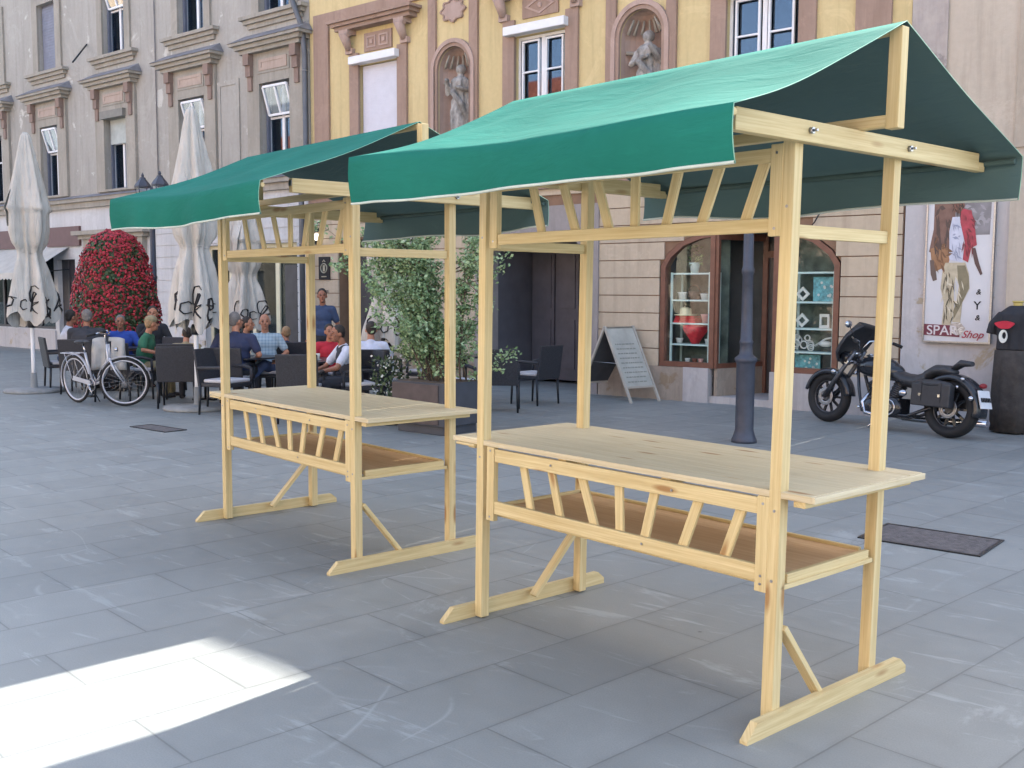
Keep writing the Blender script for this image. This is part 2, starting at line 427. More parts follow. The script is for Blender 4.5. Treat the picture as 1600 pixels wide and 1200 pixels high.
        if bevel:
            b = o.modifiers.new('bevel', 'BEVEL'); b.width = bevel; b.segments = 2; b.limit_method = 'ANGLE'
        return o
def tag(o, label=None, cat=None, group=None, kind=None):
    if label: o['label'] = label
    if cat: o['category'] = cat
    if group: o['group'] = group
    if kind: o['kind'] = kind
    return o
def thing(name, label, cat, loc=(0, 0, 0), rz=0., group=None):
    o = bpy.data.objects.new(name, None); COL.objects.link(o); o.empty_display_size = .2
    o.location = loc; o.rotation_euler = (0, 0, rz); return tag(o, label, cat, group)
KIDS = {}
def kids(o): return [c for c in bpy.data.objects if c.parent == o]
def copy_tree(o, parent=None):
    c = o.copy(); COL.objects.link(c)
    if parent: c.parent = parent
    for ch in kids(o): copy_tree(ch, c)
    return c

# ------------------------------------------------------------ ground
g = MB(); g.poly([(-120, -60, 0), (80, -60, 0), (80, 80, 0), (-120, 80, 0)])
go = g.build('ground', M['paving']); go.location = (OX, OY, 0); go.rotation_euler = (0, 0, A); tag(go, kind='structure')

# ------------------------------------------------------------ market stalls
SL, SD = 1.68, .676
def stall(name, label, loc, rz, k, u0, u1, vf, vr, seed):
    random.seed(seed)
    rt = thing(name, label, 'market stall', loc, rz, 'wooden market stalls with green canvas roofs')
    def fin(mb, nm, mat='wood', par=rt, bev=.003):
        for i, (x, y, z) in enumerate(mb.v): mb.v[i] = (x+k*z, y, z)
        return mb.build(nm, M[mat], par, bev)
    T = .05
    for u in (0, SL):
        sg = -1 if u == 0 else 1
        xr = u+sg*(T/2+.0165)
        # foot runner with chamfered ends
        rn = MB(); y0, y1 = -.215, SD+.215
        o2 = [(y0, 0), (y1, 0), (y1, .03), (y1-.045, .068), (y0+.06, .068), (y0, .012)]
        rn.solid([(a, b) for a, b in o2], -.0165, .0165)
        rn.v = [(xr+p[1], p[0], p[2]) for p in rn.v]
        rn.uv = [[(rn.v[i][1], rn.v[i][2]+rn.v[i][0]+u) for i in f] for f in rn.f]
        fin(rn, 'foot_rail')
        for v in (0, SD):
            fin(MB().beam((u, v, .006), (u, v, 2.165), T, T, (0, 1, 0)), 'post')
        # side rail under the roof and side rail of the shelf
        fin(MB().beam((u-sg*.0, T/2, 1.815), (u, SD-T/2, 1.815), .022, .048), 'side_rail')
        # tie beam carrying the eaves, notched at its end
        tb = MB(); x = u+sg*(T/2+.021)
        tb.beam((x, -.42, 2.153), (x, 1.27, 2.153), .04, .074); tb.beam((x, 1.27, 2.135), (x, 1.325, 2.135), .04, .038)
        fin(tb, 'tie_beam')
        for v in (.0, SD): 
            bo = MB(); bo.tube([(x+sg*.02, v, 2.155), (x+sg*.034, v, 2.155)], .012, 6); bo.tube([(x+sg*.034, v, 2.155), (x+sg*.05, v, 2.155)], .005, 6)
            fin(bo, 'bolt', 'steel', rt, 0)
        bo = MB(); bo.beam((x, -.421, 2.165), (x, -.424, 2.165), .03, .03); fin(bo, 'end_plate', 'steel', rt, 0)
        kx = u+sg*(.19 if sg > 0 else .12)
        fin(MB().beam((kx, SD/2, 2.182), (kx, SD/2, 2.535), T, .046, (0, 1, 0)), 'king_post')
    br = MB(); br.beam((SL+.012, .03, .37), (SL+.012, .30, .045), .024, .045, (1, 0, 0)); fin(br, 'brace')
    br = MB(); br.beam((.012, SD-.03, .37), (.012, .33, .045), .024, .045, (1, 0, 0)); fin(br, 'brace')
    fin(MB().beam((-.12+T/2, SD/2, 2.2115), (SL+.19-T/2, SD/2, 2.2115), .04, .042), 'long_beam')
    fin(MB().beam((-.16, SD/2, 2.527), (SL+.165, SD/2, 2.527), .03, .03), 'ridge_pole')
    fin(MB().tube([(u0+.03, vf+.02, 2.135), (u1-.01, vf+.02, 2.135)], .013, 8), 'eave_pole')
    fin(MB().tube([(u0+.03, vr-.016, 2.15), (u1-.02, vr-.016, 2.15)], .014, 8), 'eave_pole_sleeve', 'canvas_in')
    # table top: tongue and groove boards
    tt = MB(); n = 8; ya, yb = -.024, SD+.085; w = (yb-ya)/n
    for i in range(n):
        tt.beam((-.2, ya+w*(i+.5), .8715), (SL+.15, ya+w*(i+.5), .8715), w-.0012, .025)
    for u in (-.207, SL+.157): tt.beam((u, ya, .8705), (u, yb, .8705), .014, .024)
    top = fin(tt, 'table_top', 'wood_top', rt, .002)
    bt = MB()
    for u in (-.09, .55, 1.15, SL+.09): bt.beam((u, ya+.02, .8455), (u, yb-.02, .8455), .05, .026)
    bt.beam((-.17, ya-.0, .853), (-.03, ya-.0, .853), .03, .012)
    fin(bt, 'batten', 'wood', top)
    # lower shelf: tray with a raised rim and a brown board floor
    sh = MB(); za, zb = .512, .565
    sh.beam((.03, SD-.045, (za+zb)/2), (SL-.03, SD-.045, (za+zb)/2), .02, zb-za)
    sh.beam((.03, .04, (za+zb)/2), (SL-.03, .04, (za+zb)/2), .02, zb-za)
    for u in (.04, SL+.005): sh.beam((u, .052, (za+zb)/2), (u, SD-.057, (za+zb)/2), .022, zb-za)
    sh.beam((SL+.0, .0, .522), (SL+.0, SD-.04, .522), .05, .018)
    fin(sh, 'shelf_rim')
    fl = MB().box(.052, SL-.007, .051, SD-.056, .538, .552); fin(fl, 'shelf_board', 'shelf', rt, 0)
    # lattice panels
    def lattice(z0, z1, zr0, zr1, rh, tops, bots, nm, zst0, zst1):
        p = MB(); ya_ = -.012
        p.beam((.108, ya_, zr1+rh/2), (1.605, ya_, zr1+rh/2), .022, rh)
        p.beam((.108, ya_, zr0-rh/2), (1.605, ya_, zr0-rh/2), .022, rh)
        f = fin(p, nm)
        for u in (.081, 1.632):
            st_ = MB().beam((u, ya_, zst0), (u, ya_, zst1), .052, .03, (0, 1, 0)); fin(st_, 'stile', 'wood', f)
        for a, b in zip(tops, bots):
            s_ = MB(); s_.beam((b, ya_+.0185, zr0-.03), (a, ya_+.0185, zr1+.03), .014, .044, (1, 0, 0)); fin(s_, 'slat', 'wood', f, .002)
    lattice(0, 0, .598, .788, .062, [.276, .464, .657, .887, 1.094, 1.324, 1.527], [.344, .542, .758, .902, 1.035, 1.232, 1.437], 'front_panel', .5, .858)
    lattice(0, 0, 1.862, 2.058, .05, [.311, .504, .709, .936, 1.165, 1.367, 1.569], [.389, .607, .805, .939, 1.097, 1.271, 1.475], 'header_panel', 1.797, 2.12)
    # screw heads
    for (su, sz) in ((.081, .84), (.081, .52), (1.632, .83), (1.632, .56), (1.632, .53), (.5, .823), (1.2, .815), (1.05, .57), (.081, 1.83), (1.632, 2.09), (1.632, 1.825)):
        q = MB(); q.tube([(su, -.0285, sz), (su, -.0265, sz)], .0055, 8); fin(q, 'screw', 'steel', rt, 0)
    for (u, z) in ((0, .80), (SL, .81), (SL, .55), (SL, 1.9), (0, 1.85)):
        q = MB(); q.tube([(u, -.0265, z), (u, -.0248, z)], .006, 8); fin(q, 'screw', 'steel', rt, 0)
    # canvas roof
    nu = 56; zc, zr, zf, zb_ = 2.156, 2.553, 1.985, 2.0
    rows = []
    for i in range(7): t = i/6; rows.append(('f', t))
    for i in range(1, 17): rows.append(('s', i/16))
    for i in range(1, 17): rows.append(('r', i/16))
    for i in range(1, 7): rows.append(('b', i/6))
    c = MB(); vm = SD/2
    ph = [random.uniform(0, 6) for _ in range(8)]
    for r, (ty, t) in enumerate(rows):
        for i in range(nu+1):
            a = i/nu; u = u0+(u1-u0)*a
            ed = min(a, 1-a)
            sagu = -.012*math.sin(math.pi*max(0, min(1, (u-.0)/SL)))
            if ty == 'f':
                z = zf+(zc-zf)*t; v = vf-.010*math.sin(math.pi*t)+(1-t)*(.010*math.sin(u*7+ph[0])+.008*math.sin(u*15+ph[1]))
                z += sagu*1.2+t*.035*max(0, 1-a*2)+(1-t)*.006*math.sin(u*4+ph[2])
                uu = u+(1-t)*(.012 if a > .5 else -.004)*(1-min(1, ed*8)); 
            elif ty == 's':
                v = vf+(vm-vf)*t; s_ = math.sin(math.pi*t)
                z = zc+(zr-zc)*t-.042*s_*(.75+.25*math.cos(u*6+ph[3]))-.006*math.sin(u*9+t*5+ph[4])*s_+sagu*(1-t)+(1-t)*.035*max(0, 1-a*2)
                z -= .020*math.exp(-((a-.11)/.06)**2)*s_
                uu = u-(.03*s_ if a > .5 else -.03*s_)*(1-min(1, ed*6))
            elif ty == 'r':
                v = vm+(vr-vm)*t; s_ = math.sin(math.pi*t)
                z = zr+(zc+.014-zr)*t-.002*s_-.004*math.sin(u*8+t*5+ph[5])*s_+sagu*t*1.5
                uu = u-(.006*s_ if a > .5 else -.006*s_)*(1-min(1, ed*6))
            else:
                z = zc+.014+(zb_-zc-.014)*t+sagu*1.5-t*.01*math.sin(u*5+ph[6]); v = vr+.006*math.sin(math.pi*t)+t*(.014*math.sin(u*6+ph[6])+.01*math.sin(u*14+ph[7]))
                uu = u
                if seed == 2 and a < .18: uu += t*.05*(1-a/.18); v -= t*.07*(1-a/.18); z -= t*.02*(1-a/.18)
            c.v.append((uu, v, z))
    L_ = [0.]
    for r in range(1, len(rows)):
        p, q = Vector(c.v[(r-1)*(nu+1)+20]), Vector(c.v[r*(nu+1)+20]); L_.append(L_[-1]+(q-p).length)
    for r in range(len(rows)-1):
        for i in range(nu):
            a = r*(nu+1)+i
            U = [(c.v[j][0], L_[j//(nu+1)]) for j in (a, a+1, a+nu+2, a+nu+1)]
            c.face((a, a+1, a+nu+2, a+nu+1), U, True)
    nb = (len(rows)-1)*(nu+1)
    hems = [c.v[0:nu+1], c.v[nb:nb+nu+1]]; hl = [list(h) for h in hems]
    edges = [[c.v[r*(nu+1)+nu] for r in range(len(rows))]]
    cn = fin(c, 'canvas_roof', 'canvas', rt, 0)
    for h in hl:
        m = MB()
        for (p, q) in zip(h[:-1], h[1:]):
            m.tube([(p[0], p[1], p[2]+.002), (q[0], q[1], q[2]+.002)], .0058, 6, False)
        fin(m, 'hem', 'hem', cn, 0)
    m = MB()
    for e_ in edges:
        m.tube([(p[0]+.001, p[1], p[2]-.001) for p in e_], .0016, 5)
    fin(m, 'edge_cord', 'cord', cn, 0)
    return rt
stall('market_stall', 'nearer of the two pine stalls, its sunlit green canvas roof widest in the picture', (-.1441, 4.9873, 0), -.8534, .0163, -.21, 1.895, -.63, 1.34, 1)
stall('market_stall', 'farther pine stall with a duller green canvas roof, left of and behind the larger one', (-1.9874, 7.16, 0), -.8615, .0019, -.28, 1.84, -.655, 1.33, 2)
random.seed(7)

# ------------------------------------------------------------ building helpers (local x = s, y = -d, z)
def rect(a, b, z0, z1): return [(a, z0), (b, z0), (b, z1), (a, z1)]
def arch(a, b, z0, zs, n=14, ry=None):
    r = (b-a)/2; ry = ry or r; c = (a+b)/2
    return [(a, z0), (b, z0)]+[(c+r*math.cos(math.pi*i/n), zs+ry*math.sin(math.pi*i/n)) for i in range(n+1)]
SHOP = [(-1.78, 0), (.98, 0), (.98, 1.98), (.86, 2.16), (.62, 2.34), (.32, 2.44), (-.1, 2.47), (-.7, 2.47), (-1.12, 2.44), (-1.42, 2.34), (-1.66, 2.16), (-1.78, 1.98)]
def shop_int(z):
    if z < 1.98: return (-1.78, .98)
    for (za, a), (zb, b) in (((1.98, 0), (2.16, .12)), ((2.16, .12), (2.34, .36)), ((2.34, .36), (2.44, .66)), ((2.44, .66), (2.48, 1.1))):
        if z < zb: t = (z-za)/(zb-za); q = a+(b-a)*t; return (-1.78+q, .98-q)
    return None
def bands(m, s0, s1, z0, z1, pitch, gap, y, opens):
    z = z0
    while z < z1-.05:
        zt = min(z+pitch-gap, z1); iv = [(s0, s1)]
        for fn in opens:
            r = fn(z+.02) if fn(z+.02) else fn(zt)
            if fn(z+.02) is None: continue
            r = fn(z+.02); nx = []
            for a, b in iv:
                if r[1] <= a or r[0] >= b: nx.append((a, b)); continue
                if r[0] > a: nx.append((a, r[0]))
                if r[1] < b: nx.append((r[1], b))
            iv = nx
        for a, b in iv:
            if b-a > .02: m.box(a, b, -y, .0, z, zt)
        z += pitch
def fixed(a, b, zt, za=0, r=None):
    def f(z):
        if z < za or z > zt: return None
        if r and z > zt-r:
            q = (z-(zt-r))/r; w = (b-a)/2; c = (a+b)/2; h = w*math.sqrt(max(0, 1-q*q)); return (c-h, c+h)
        return (a, b)
    return f
def window(rt, s0, s1, z0, z1, y=.14, mat='white', cols=2, bars=(.55,), label=None, fr=.05, tilt=False, name='window', gl='glass'):
    m = MB(); w = fr
    m.box(s0, s0+w, y, y+.06, z0, z1); m.box(s1-w, s1, y, y+.06, z0, z1)
    m.box(s0+w, s1-w, y+.001, y+.059, z1-w, z1); m.box(s0+w, s1-w, y+.001, y+.059, z0, z0+w)
    for i in range(1, cols):
        c = s0+(s1-s0)*i/cols; m.box(c-w*.75, c+w*.75, y-.012, y+.05, z0+w, z1-w)
    for b in bars:
        zb = z0+(z1-z0)*b; m.box(s0+w, s1-w, y-.006, y+.045, zb-w*.42, zb+w*.42)
    o = m.build(name, M[mat], rt)
    if label: tag(o, label)
    e = [s0]+[s0+(s1-s0)*i/cols for i in range(1, cols)]+[s1]
    for i in range(cols):
        p = MB(); p.box(e[i]+w*.8, e[i+1]-w*.8, y+.022, y+.028, z0+w*.8, z1-w*.8); p.build('pane', M[gl], o)
    return o
def tilted_sash(rt, s0, s1, z0, z1, y, par):
    m = MB(); w = .045; dz = z1-z0; sh = .16
    def P(a, t): return (a, y-sh*t, z0+dz*t)
    for a, b in (((s0, 0), (s0, 1)), ((s1, 0), (s1, 1)), ((s0, 0), (s1, 0)), ((s0, 1), (s1, 1)), (((s0+s1)/2, 0), ((s0+s1)/2, 1))):
        m.beam(P(*a), P(*b), w, w, (0, 1, 0))
    o = m.build('tilted_sash', M['white'], par)
    p = MB(); p.poly([P(s0, 0), P(s1, 0), P(s1, 1), P(s0, 1)]); p.build('pane', M['glass'], o)

# ------------------------------------------------------------ grey house on the left
gb = thing('grey_house', 'long weathered grey house with moulded window hoods and a white shop level, at the left', 'building', (OX, OY, 0), A)
G_TOP = 13.6
W1X = [(-23.5, -22.55), (-20.4, -19.5), (-17.25, -16.27), (-14.1, -13.13), (-11.22, -10.26)]
holes = [rect(a, b, 3.98, 5.74) for a, b in W1X]+[rect(a, b, 7.1, 8.8) for a, b in W1X]
m = MB(); m.panel(rect(-34, -9.72, 3.72, G_TOP), holes, 0, .3); m.build('wall', M['gray_wall'], gb)
m = MB(); m.panel(rect(-34, -9.72, 0, 3.72), [rect(-24.2, -20.05, .55, 2.62), rect(-19.85, -18.95, .02, 2.35), rect(-13.32, -10.15, .1, 2.55)], 0, .3); m.build('ground_floor_wall', M['white_wall'], gb)
m = MB(); m.box(-34, -9.73, .5, 9, .02, G_TOP-.01); m.build('interior', M['room'], gb)
m = MB(); m.box(-34, -9.72, -.5, 9.2, G_TOP, G_TOP+.25); m.build('roof', M['gray_top'], gb)
m = MB(); m.box(-34, -9.74, -.10, 0, 3.60, 3.74); m.box(-34, -9.745, -.17, 0, 3.74, 3.83); m.build('cornice', M['gray_trim'], gb)
m = MB(); m.poly([(-34, -.2, 3.832), (-9.75, -.2, 3.832), (-9.75, 0, 3.92), (-34, 0, 3.92)]); m.box(-34, -9.75, -.2, 0, 3.8302, 3.8318); m.build('ledge', M['gray_top'], gb)
m = MB(); bands(m, -15.35, -9.76, .5, 3.3, .262, .012, .022, [fixed(-13.32, -10.15, 2.58)]); m.build('siding', M['white_wall'], gb)
m = MB(); m.box(-34, -24.3, -.04, 0, 0, .52); m.build('plinth', M['pale'], gb)
m = MB(); m.box(-24.3, -20.0, -.05, 0, 0, .52); m.build('plinth', M['pale'], gb)
m = MB(); m.box(-15.35, -13.35, -.04, 0, 0, .48); m.build('plinth', M['pale'], gb)
m = MB(); m.box(-10.1, -9.76, -.04, 0, 0, .48); m.build('plinth', M['pale'], gb)
for i, (a, b) in enumerate(W1X):
    c = (a+b)/2
    # surround, panel, consoles, hood of the first floor
    m = MB(); m.panel(rect(c-.88, c+.88, 3.93, 6.34), [rect(a, b, 3.98, 5.74)], -.07, 0); m.build('window_surround', M['gray_trim'], gb)
    m = MB(); m.box(c-.5, c+.5, -.085, -.07, 5.93, 6.25); sp = m.build('hood_panel', M['gray_trim'], gb)
    m = MB(); m.panel(rect(c-.44, c+.44, 5.98, 6.2), [rect(c-.36, c+.36, 6.04, 6.14)], -.10, -.085); m.box(c-.36, c+.36, -.09, -.086, 6.04, 6.14); m.build('relief', M['brownpink'], sp)
    for sg in (-1, 1):
        x = c+sg*.74; m = MB()
        m.box(x-.09, x+.09, -.20, -.07, 6.12, 6.34); m.box(x-.08, x+.08, -.15, -.07, 5.9, 6.12); m.box(x-.065, x+.065, -.11, -.07, 5.62, 5.9); m.build('console', M['brown_console'], gb)
    m = MB(); m.box(c-.95, c+.95, -.20, 0, 6.34, 6.42); m.box(c-1.03, c+1.03, -.27, 0, 6.42, 6.5); m.box(c-1.12, c+1.12, -.34, 0, 6.5, 6.555); h = m.build('window_hood', M['gray_trim'], gb)
    m = MB(); pts = [(c-1.14, -.36, 6.557), (c+1.14, -.36, 6.557), (c+1.0, 0, 6.76), (c-1.0, 0, 6.76)]
    m.poly(pts); m.poly([pts[1], (c+1.14, 0, 6.557), pts[2]]); m.poly([pts[0], pts[3], (c-1.14, 0, 6.557)]); m.poly([pts[0], (c-1.14, 0, 6.557), (c+1.14, 0, 6.557), pts[1]]); m.build('hood_capping', M['gray_top'], h)
    # second floor
    m = MB(); m.panel(rect(c-.72, c+.72, 7.1, 9.1), [rect(a, b, 7.1, 8.8)], -.05, 0); m.build('window_surround', M['gray_trim'], gb)
    m = MB(); m.box(c-1.0, c+1.0, -.17, 0, 7.03, 7.1); m.box(c-.93, c+.93, -.11, 0, 6.95, 7.03); m.box(c-.86, c+.86, -.05, 0, 6.86, 6.95); m.build('sill', M['gray_trim'], gb)
    f = window(gb, a, b, 3.98, 5.74, .17, 'white', 2, (.62,))
    if i in (1, 3, 4): tilted_sash(gb, a+.12, b-.1, 5.12, 5.66, .1, f)
    m = MB(); m.panel(rect(a+.002, b-.002, 3.982, 5.738), [rect(a+.06, b-.06, 4.02, 5.69)], .1, .165); m.build('outer_frame', M['bluegrey'], f)
    f = window(gb, a, b, 7.1, 8.8, .17, 'white', 2, (.62,))
    m = MB(); m.panel(rect(a+.002, b-.002, 7.102, 8.798), [rect(a+.07, b-.07, 7.16, 8.74)], .1, .165); m.build('outer_frame', M['bluegrey'], f)
    if i in (2, 4): tilted_sash(gb, a+.12, b-.1, 8.2, 8.7, .1, f)
# half-lowered grey blinds with box
a, b = W1X[2]
m = MB(); m.box(a-.02, b+.02, -.16, .08, 5.62, 5.80); bb = m.build('blind_box', simple('blind_box_grey', '#77756f', .7), gb)
m = MB(); m.box(a+.04, b-.04, .085, .095, 5.05, 5.62); m.build('blind', simple('blind_grey_green', '#a3aaa8', .7), bb)
a, b = W1X[1]
m = MB(); m.box(a+.04, b-.04, .085, .095, 7.2, 8.74)
for k in range(22): m.box(a+.04, b-.04, .078, .084, 7.22+k*.07, 7.25+k*.07)
m.build('blind', simple('slate_blind', '#777c8c', .7), gb)
m = MB(); m.tube([(-15.02, -.03, 3.9), (-15.02, -.03, G_TOP)], .014, 6); m.build('cable', M['gray_top'], gb)
m = MB(); m.tube([(-18.0, -.02, 7.5), (-17.7, -.55, 6.95)], .02, 6); m.build('flag_holder', M['black'], gb)
# peeled panel beside the last window
m = MB(); m.panel(rect(-12.7, -11.95, 3.95, 5.95), [rect(-12.6, -12.05, 4.0, 5.85)], -.03, 0); m.box(-12.6, -12.05, -.012, 0, 4.0, 5.85); m.build('wall_panel', M['gray_wall'], gb)
# shop windows
f = window(gb, -24.2, -20.05, .55, 2.62, .12, 'darkdoor', 4, (), None, .06, name='shop_window', gl='glass_d')
f = window(gb, -13.32, -10.15, .1, 2.55, .12, 'cream', 4, (), None, .085, name='shop_window', gl='glass_d')
m = MB(); m.box(-10.62, -10.24, .04, .11, .12, 2.1); m.build('door', M['darkdoor'], gb)
m = MB(); m.box(-19.85, -18.95, .12, .18, .02, 2.35); m.box(-19.5, -19.42, .08, .12, .02, 2.35); m.build('door', M['darkdoor'], gb)
for a, b in ((-24.6, -21.7), (-20.25, -18.6)):
    m = MB(); m.box(a, b, -.06, 0, 2.68, 3.17); sg_ = m.build('sign_board', simple('oxblood_sign', '#5d4344', .6), gb)
m = MB(); m.panel(rect(-18.25, -15.6, 0, 2.82), [rect(-17.75, -16.1, 0, 2.5)], -.14, 0); m.box(-17.75, -16.1, -.03, -.0, 0, 2.5); pt = m.build('portal', M['cream'] if 0 else M['gray_trim'], gb)
m = MB(); m.box(-18.4, -15.45, -.2, 0, 2.82, 2.92); m.box(-18.55, -15.3, -.3, 0, 2.92, 3.02); m.build('portal_cornice', M['gray_trim'], pt)
m = MB(); n = 28
for k in range(n):
    a0, a1 = -24.2+k*(5.0/n), -24.2+(k+1)*(5.0/n)
    m.poly([(a0, -.03, 2.66), (a1, -.03, 2.66), (a1, -1.05, 2.0), (a0, -1.05, 2.0)]); am = (a0+a1)/2
    m.poly([(a0, -1.05, 2.0), (a1, -1.05, 2.0), (a1, -1.06, 1.86), (am, -1.065, 1.82), (a0, -1.06, 1.86)])
aw = m.build('awning', M['umb'], gb)
m = MB()
for x in (-24.18, -21.7, -19.22): m.beam((x, -.02, 2.1), (x, -1.04, 1.99), .025, .025)
m.build('awning_frame', M['black'], aw)
# downpipe between the houses
dp = thing('downpipe', 'dark rain downpipe bending down between the grey and the yellow house', 'downpipe', W(-9.72, .02), A)
m = MB(); m.tube([(-.75, -.32, 9.0), (-.7, -.3, 8.3), (-.5, -.26, 7.7), (-.2, -.2, 7.1), (-.03, -.12, 6.6), (0, -.09, 6.1), (0, -.09, 3.9), (.02, -.24, 3.6), (.02, -.24, .05)], .055, 10); m.build('pipe', simple('pipe_grey', '#5a5d63', .5, .4), dp)
m = MB()
for z in (1., 2.5, 4.3, 5.8): m.torus((0, -.09 if z > 3.8 else -.24, z), .058, .008, 'z', 16, 6)
m.build('bracket', M['steel'], dp)

# ------------------------------------------------------------ yellow house
yb = thing('yellow_house', 'ochre yellow house with rose brown trim, two niches and a tan stone ground floor', 'building', (OX, OY, 0), A)
Y_TOP = 13.6
def niche_poly(c, r, z0=4.15, zs=5.36): return arch(c-r, c+r, z0, zs, 16)
holes = [rect(-8.29, -7.27, 3.95, 5.72), rect(-4.57, -3.54, 3.95, 5.68), rect(-.77, .3, 3.95, 5.68), niche_poly(-5.92, .37), niche_poly(-2.17, .37)]
m = MB(); m.panel(rect(-9.7, 1.77, 3.3, Y_TOP), holes, 0, .28); m.build('wall', M['yellow'], yb)
m = MB(); m.panel([(-9.7, 0), (-8.92, 0), (-8.92, 2.3), (-8.6, 2.55), (-8.1, 2.55), (-7.8, 2.3), (-7.8, 0), (-5.19, 0), (-5.19, 2.2), (-5.0, 2.42), (-4.6, 2.54), (-3.7, 2.54), (-3.3, 2.42), (-3.14, 2.2), (-3.14, 0), (-1.78, 0)]+SHOP[:1:-1][0:]+[(.98, 1.98), (.98, 0), (1.77, 0), (1.77, 3.3), (-9.7, 3.3)], [], 0, .3); m.build('ground_floor_wall', M['groove'], yb)
m = MB(); bands(m, -9.68, 1.76, .5, 3.22, .262, .014, .03, [shop_int, fixed(-8.92, -7.8, 2.55, 0, .28), fixed(-5.21, -2.86, 2.9), fixed(-8.92, -7.8, 2.55)]); m.build('stone_course', M['tan'], yb)
m = MB(); m.box(-9.7, 1.77, -.09, 0, 3.22, 3.36); m.box(-9.7, 1.775, -.14, 0, 3.36, 3.44); m.build('string_course', M['trim'], yb)
m = MB(); m.box(-9.69, 1.765, 4.2, 9, .02, Y_TOP-.01); m.box(-9.69, 1.765, .62, 4.2, 2.9, Y_TOP-.011); m.box(-7.7, -5.3, .5, 4.2, .02, 2.9);  m.box(-3.0, -1.9, .5, 4.2, .02, 2.9); m.build('interior', M['room'], yb)
m = MB(); m.box(-9.7, 1.77, -.5, 9.2, Y_TOP, Y_TOP+.25); m.build('roof', M['gray_top'], yb)
m = MB(); m.box(-9.68, -8.95, -.055, 0, 0, .5); m.build('plinth', M['plinth'], yb)
m = MB(); m.box(-7.77, -5.22, -.055, 0, 0, .5); m.build('plinth', M['plinth'], yb)
m = MB(); m.box(-2.84, -1.80, -.055, 0, 0, .50); m.build('plinth', M['plinth'], yb)
m = MB(); m.box(-1.80, -1.34, -.05, .1, 0, .495); m.build('plinth', M['plinth'], yb)
m = MB(); m.box(-1.338, -.93, -.052, .1, 0, .5); m.build('pale_plinth', M['plinth_l'], yb)
m = MB(); m.box(.02, 1.0, -.05, .1, 0, .50); m.build('pale_plinth', M['plinth_l'], yb)
m = MB(); m.box(1.0, 1.77, -.055, 0, 0, .5); m.build('pale_plinth', M['plinth_l'], yb)
m = MB(); m.panel([(-5.4, 0), (-5.18, 0), (-5.18, 2.2), (-5.0, 2.40), (-4.6, 2.52), (-3.7, 2.52), (-3.3, 2.40), (-3.15, 2.2), (-3.15, 0), (-2.86, 0), (-2.86, 2.95), (-5.4, 2.95)], [], -.06, .3); m.build('gate_surround', M['jamb'], yb)
# passage behind the big arch
m = MB(); m.box(-5.3, -5.2, .3, 4.2, 0, 2.9); m.box(-3.1, -3.0, .3, 4.2, 0, 2.9); m.box(-5.2, -3.1, 2.3, 2.4, 0, 2.9); m.build('passage_wall', simple('passage_dark', '#5a5960', .8, 0, .2, 2), yb)
m = MB()
for k in range(4): m.box(-5.15+k*.52, -4.66+k*.52, 1.2, 1.26, .05, 2.6)
for k in range(4): m.box(-5.09+k*.52, -4.72+k*.52, 1.18, 1.2, .25, 1.1); m.box(-5.09+k*.52, -4.72+k*.52, 1.18, 1.2, 1.3, 2.4)
m.build('gate', simple('gate_dark', '#504f57', .55, 0, .15, 4), yb)
m = MB(); m.box(-8.9, -7.82, .2, .26, .02, 2.56); m.box(-8.85, -8.4, .18, .2, .2, 1.1); m.box(-8.3, -7.87, .18, .2, .2, 1.1); m.build('door', M['darkdoor'], yb)
# pilasters and flat trim
m = MB(); m.box(-9.54, -9.12, -.05, 0, 3.44, 6.64); m.box(-6.5, -6.32, -.05, 0, 3.44, 12); m.box(-5.55, -5.36, -.05, 0, 3.44, 12)
m.box(-9.54, -6.5, -.05, 0, 6.64, 6.80); m.box(-2.78, -2.6, -.05, 0, 3.44, 12); m.box(-1.73, -1.56, -.05, 0, 3.44, 12); m.box(1.07, 1.53, -.05, 0, 3.44, 12); m.build('pilaster_trim', M['trim'], yb)
for c in (-5.92, -2.17):
    m = MB(); m.panel(niche_poly(c, .50, 4.05), [niche_poly(c, .43, 4.16)], -.075, 0); r_ = m.build('niche_arch', M['trim_l'], yb)
    m = MB(); m.panel(niche_poly(c, .43, 4.06), [niche_poly(c, .37, 4.15)], -.05, 0); m.build('niche_inner_arch', M['trim'], yb)
    m = MB(); n = 12
    # curved niche back with a half dome
    for i in range(n):
        a0, a1 = math.pi*i/n, math.pi*(i+1)/n
        def Q(a, z): return (c-.37*math.cos(a), .02+.34*math.sin(a), z)
        m.poly([Q(a0, 4.15), Q(a1, 4.15), Q(a1, 5.36), Q(a0, 5.36)], None, True)
        for j in range(6):
            b0, b1 = math.pi/2*j/6, math.pi/2*(j+1)/6
            def D(a, b): return (c-.37*math.cos(a)*math.cos(b), .02+.34*math.sin(a)*math.cos(b), 5.36+.37*math.sin(b))
            m.poly([D(a0, b0), D(a1, b0), D(a1, b1), D(a0, b1)], None, True)
    m.poly([(c-.37, .0, 4.152), (c+.37, .0, 4.152), (c+.37, .38, 4.152), (c-.37, .38, 4.152)])
    nb_ = m.build('niche', M['trim_l'], yb)
    m = MB(); rg = Matrix.Rotation(0, 3, 'X')
    for k in range(7):
        a = math.pi*(k+.5)/7; m.tube([(c-.30*math.cos(a), .04+.2*math.sin(a), 5.42), (c-.18*math.cos(a), .02+.2*math.sin(a), 5.62)], [.03, .015], 6)
    m.build('shell_relief', M['gray_trim'], nb_)
    m = MB(); m.tube([(c-.33, .1, 5.16), (c-.05, .22, 5.14)], .03, 6); m.build('relief_scroll', M['gray_trim'], nb_)
